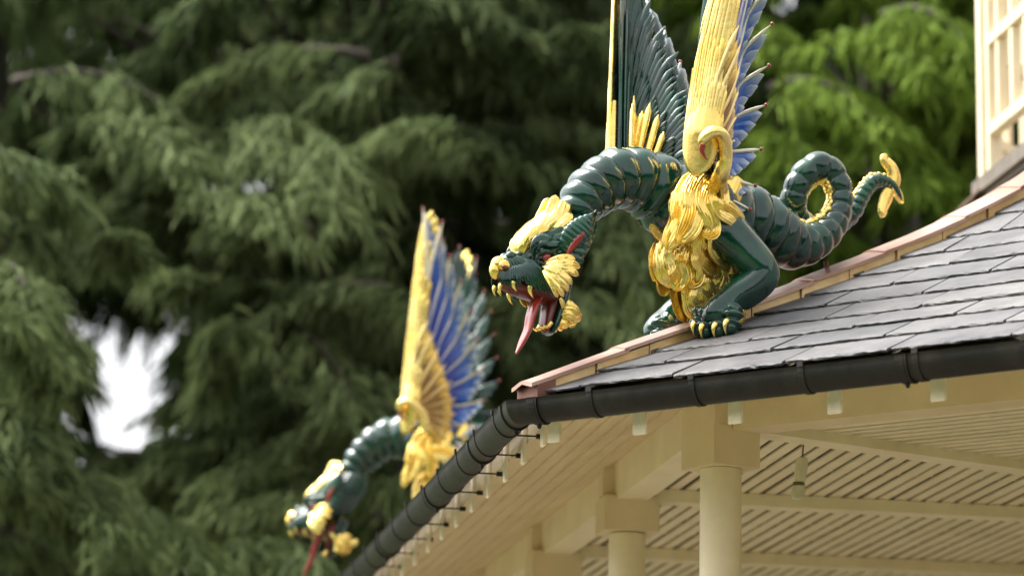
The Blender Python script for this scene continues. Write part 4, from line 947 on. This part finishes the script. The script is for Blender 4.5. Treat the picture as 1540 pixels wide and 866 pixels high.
def trunk(parent, x, y, h, r, limbs, origin):
    mb = MB(); n = 14
    c = np.array([(x + .25 * math.sin(z * .3), y + .2 * math.cos(z * .27), z) for z in np.linspace(0, h, 16)])
    loft(mb, c - origin, r * (1 - .8 * np.linspace(0, 1, 16)) * (1 + .35 * np.exp(-np.linspace(0, 8, 16))), r * (1 - .8 * np.linspace(0, 1, 16)), (1, 0, 0), n)
    tr = mb.build('trunk', BARK, parent)
    mb = MB()
    for B, T, L in limbs:
        if any(in_gap(np.array((x, y, B[2])) * (1 - f_) + B * f_) or in_gap(B * (1 - f_) + T * f_) for f_ in np.linspace(0, 1, 14)): continue
        t = np.linspace(0, 1, 9)[:, None]; p = B + (T - B) * t; p[:, 2] += (.12 * L * np.sin(t * PI) - .10 * L * t ** 2)[:, 0]
        # carry the limb back to the trunk
        zt = max(1.5, B[2] - .25 * math.hypot(B[0] - x, B[1] - y)); s0 = np.array((x, y, min(zt, h - .5)))
        pre = s0 + (B - s0) * np.linspace(0, 1, 5, endpoint=False)[:, None]
        q = np.vstack([pre, p]) - origin; rad = np.linspace(.055, .006, len(q))
        loft(mb, q, rad, rad, (0, .3, 1), 6)
    if limbs: mb.build('limb', BARK, tr)
    return tr
def in_gap(p):
    "the clear gap between the two left-hand cedars, widening with distance like the opening it is"
    q = np.array(p) - np.array((0, 0, CAM_Z)); D = q @ np.array(fw); x = 770 + 4809.1 * (q @ np.array(rt)) / D; y = 433 - 4809.1 * (q @ np.array(up)) / D
    for cx, cy, rx, ry, tl in ((180, 485, 44, 84, .2), (152, 600, 50, 106, .2), (290, 540, 24, 34, 0), (2, 345, 20, 28, 0), (300, 398, 14, 18, 0)):
        dx = x - cx + tl * (y - cy); dy = y - cy
        if (dx / rx) ** 2 + (dy / ry) ** 2 < 1: return True
    return False
def make_tree(name, label, cat_group, mat, tx, ty, h, r, specs, filler, opts, gap=True):
    "specs: boughs read off the photograph (x0,y0,x1,y1,depth,reach,tint); filler: (x range, y range, depth range, count, reach range)"
    o = empty(name, (tx, ty, 0)); org = np.array((tx, ty, 0.)); cr = Crown()
    for x0, y0, x1, y1, D, W, tint in specs:
        cr.bough(px3(x0, y0, D + .5), px3(x1, y1, D - .4), W * .8, tint=tint, **opts)
    for xr, yr, Dr, cnt, Wr, tr in filler:
        for _ in range(cnt):
            D = rng.uniform(*Dr); x, y = rng.uniform(*xr), rng.uniform(*yr); T = px3(x, y, D)
            L = rng.uniform(.8, 1.8); dx = np.sign(T[0] - tx) * rng.uniform(.2, 1) + rng.normal(0, .35); B = T - np.array((dx * L * .8, rng.uniform(-.2, .9) * L * .5, -.25 * L * rng.uniform(-.3, 1)))
            W = rng.uniform(*Wr)
            if gap and (in_gap(T) or in_gap((T + B) / 2) or in_gap(T - np.array((0, 0, .5 * W)))): continue
            cr.bough(B, T, W, tint=rng.uniform(*tr), **opts)
    if gap:
        V = [v for v in cr.V]; 
        for i, v in enumerate(cr.V):
            m = 8 if opts.get('seg', 3) == 3 else 2 * (opts['seg'] + 1)
            q = v.reshape(-1, m, 3); r0 = q[:, 0] - np.array((0, 0, CAM_Z)); D = r0 @ np.array(fw); x = 770 + 4809.1 * (r0 @ np.array(rt)) / D; y = 433 - 4809.1 * (r0 @ np.array(up)) / D
            kill = np.zeros(len(q), bool)
            for cx, cy, rx, ry, tl in ((180, 485, 33, 74, .2), (152, 600, 41, 96, .2), (290, 540, 20, 28, 0), (2, 345, 16, 24, 0), (300, 398, 12, 16, 0), (335, 770, 11, 13, 0), (128, 800, 12, 14, 0), (1155, 25, 9, 11, 0), (1153, 62, 7, 9, 0)):
                kill |= ((x - cx + tl * (y - cy)) / rx) ** 2 + ((y - cy) / ry) ** 2 < 1 + .5 * rng.normal(0, 1, len(q))
            q[kill] = q[kill][:, :1] * np.array((1, 1, 1.)) ; cr.V[i] = q.reshape(-1, 3)
    cr.V = [v - org for v in cr.V]
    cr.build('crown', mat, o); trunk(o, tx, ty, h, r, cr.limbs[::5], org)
    tag(o, label, 'tree', cat_group); return o
GT = 'trees behind the pagoda'
co = dict(n2=24, n3=12, ln=(.07, .19), wd=.034, droop=.8, hang=.9, seg=2)
left_specs = [(20, 120, 330, 190, 23, 1.0, .62), (150, 170, 300, 240, 22, .8, .6), (345, 185, 550, 240, 22, 1.0, .7), (380, 210, 520, 300, 21.5, .8, .7), (290, 300, 440, 330, 21.5, .7, .75), (390, 480, 540, 580, 22, .9, .6), (430, 440, 600, 480, 23, .9, .5), (0, 410, 50, 450, 20, .6, .7), (60, 500, 120, 560, 20, .6, .65), (-40, 560, 60, 660, 20, .8, .5), (20, 700, 180, 780, 20, .9, .5), (120, 760, 330, 840, 20.5, .9, .55), (480, 100, 640, 160, 24, .9, .35), (560, 20, 760, 110, 24, 1, .4), (300, 640, 470, 700, 23, .8, .4), (480, 660, 640, 760, 23, .8, .35), (330, 820, 520, 870, 21, .8, .5), (230, 400, 360, 520, 24, .7, .35)]
A = px3(-60, 433, 26); Bp = px3(640, 433, 31)
make_tree('cedar_tree', 'dark drooping cedar at the left edge beside the white sky gap', GT, CEDAR, A[0], A[1], 17, .42,
          [s for s in left_specs if s[0] < 140 and not (s[1] < 200)], [((-300, 190), (250, 1000), (19.5, 24), 80, (.35, .65), (.15, .6))], co)
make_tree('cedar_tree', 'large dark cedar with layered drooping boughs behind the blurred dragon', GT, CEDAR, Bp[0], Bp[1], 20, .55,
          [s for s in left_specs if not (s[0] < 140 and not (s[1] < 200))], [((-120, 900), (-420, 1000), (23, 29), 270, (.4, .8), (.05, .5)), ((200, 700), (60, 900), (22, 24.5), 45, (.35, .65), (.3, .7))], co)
mid_specs = [(620, 250, 900, 180, 24, 1, .6), (760, 240, 1000, 330, 23.5, .9, .55), (830, 430, 980, 520, 22.5, .7, .6), (640, 420, 800, 520, 23.5, .8, .4), (880, 300, 990, 420, 23, .8, .5), (700, 120, 900, 170, 25, .9, .5)]
Cp = px3(980, 433, 34)
make_tree('cedar_tree', 'grey-green cedar behind the near dragon\'s head and neck', GT, CEDAR, Cp[0], Cp[1], 19, .5, mid_specs, [((600, 1100), (-300, 900), (24, 30), 170, (.4, .8), (.15, .6))], co, gap=False)
lo = dict(n2=24, n3=13, ln=(.08, .20), wd=.045, droop=.8, hang=.9, seg=2)
Dp = px3(1330, 433, 30)
lime_specs = [(1160, 130, 1330, 170, 22, .7, .8), (1230, 60, 1400, 90, 22, .8, .85), (1100, 260, 1240, 330, 23, .7, .6), (1280, 180, 1400, 250, 22, .7, .6), (1060, 20, 1200, 70, 23, .7, .7), (1330, 20, 1470, 60, 22, .8, .8), (1150, 200, 1260, 260, 22.5, .6, .6), (1180, 340, 1320, 400, 23, .7, .5)]
make_tree('cypress_tree', 'bright yellow-green feathery tree behind the dragon\'s curled tail', GT, LIME, Dp[0], Dp[1], 18, .4, lime_specs, [((1010, 1720), (-300, 700), (22.5, 28), 120, (.5, .9), (.05, .7))], lo, gap=False)
# a darker evergreen farther back closes the view
bo = dict(n2=16, n3=12, ln=(.4, .8), wd=.12, droop=.8, hang=.8, seg=2)
for nm, lab, xr, D0, cnt in (('evergreen_tree', 'very dark evergreen far behind the left cedars', (-420, 420), 36, 120), ('evergreen_tree', 'very dark evergreen far behind the centre cedars', (330, 1000), 37, 140), ('evergreen_tree', 'dark evergreen far behind the bright yellow-green tree', (900, 1900), 36, 160)):
    q = px3((xr[0] + xr[1]) / 2, 433, D0 + 3)
    make_tree(nm, lab, GT, CEDARD, q[0], q[1], 19, .5, [], [(xr, (-420, 1250), (D0 - 2, D0 + 4), cnt, (1.2, 1.9), (.0, .6))], bo)
# unseen woods behind and beside the camera, added to darken reflections
ring = Crown()
for k in range(170):
    a = rng.uniform(PI * 1.0, PI * 2.0); D = rng.uniform(24, 32); z = rng.uniform(1, 9)
    T = np.array((D * math.cos(a), D * math.sin(a) + 3, z)); B = T + np.array((math.cos(a) * 2, math.sin(a) * 2, .8))
    ring.bough(B, T, 3.4, n2=9, n3=9, ln=(1.0, 1.8), wd=.5, droop=.6, tint=.4, hang=.6, seg=2)
wood = ring.build('unseen_wood', CEDARD, None); wood['kind'] = 'stuff'; tag(wood, 'dark mass of unseen trees behind and beside the camera', 'wood')
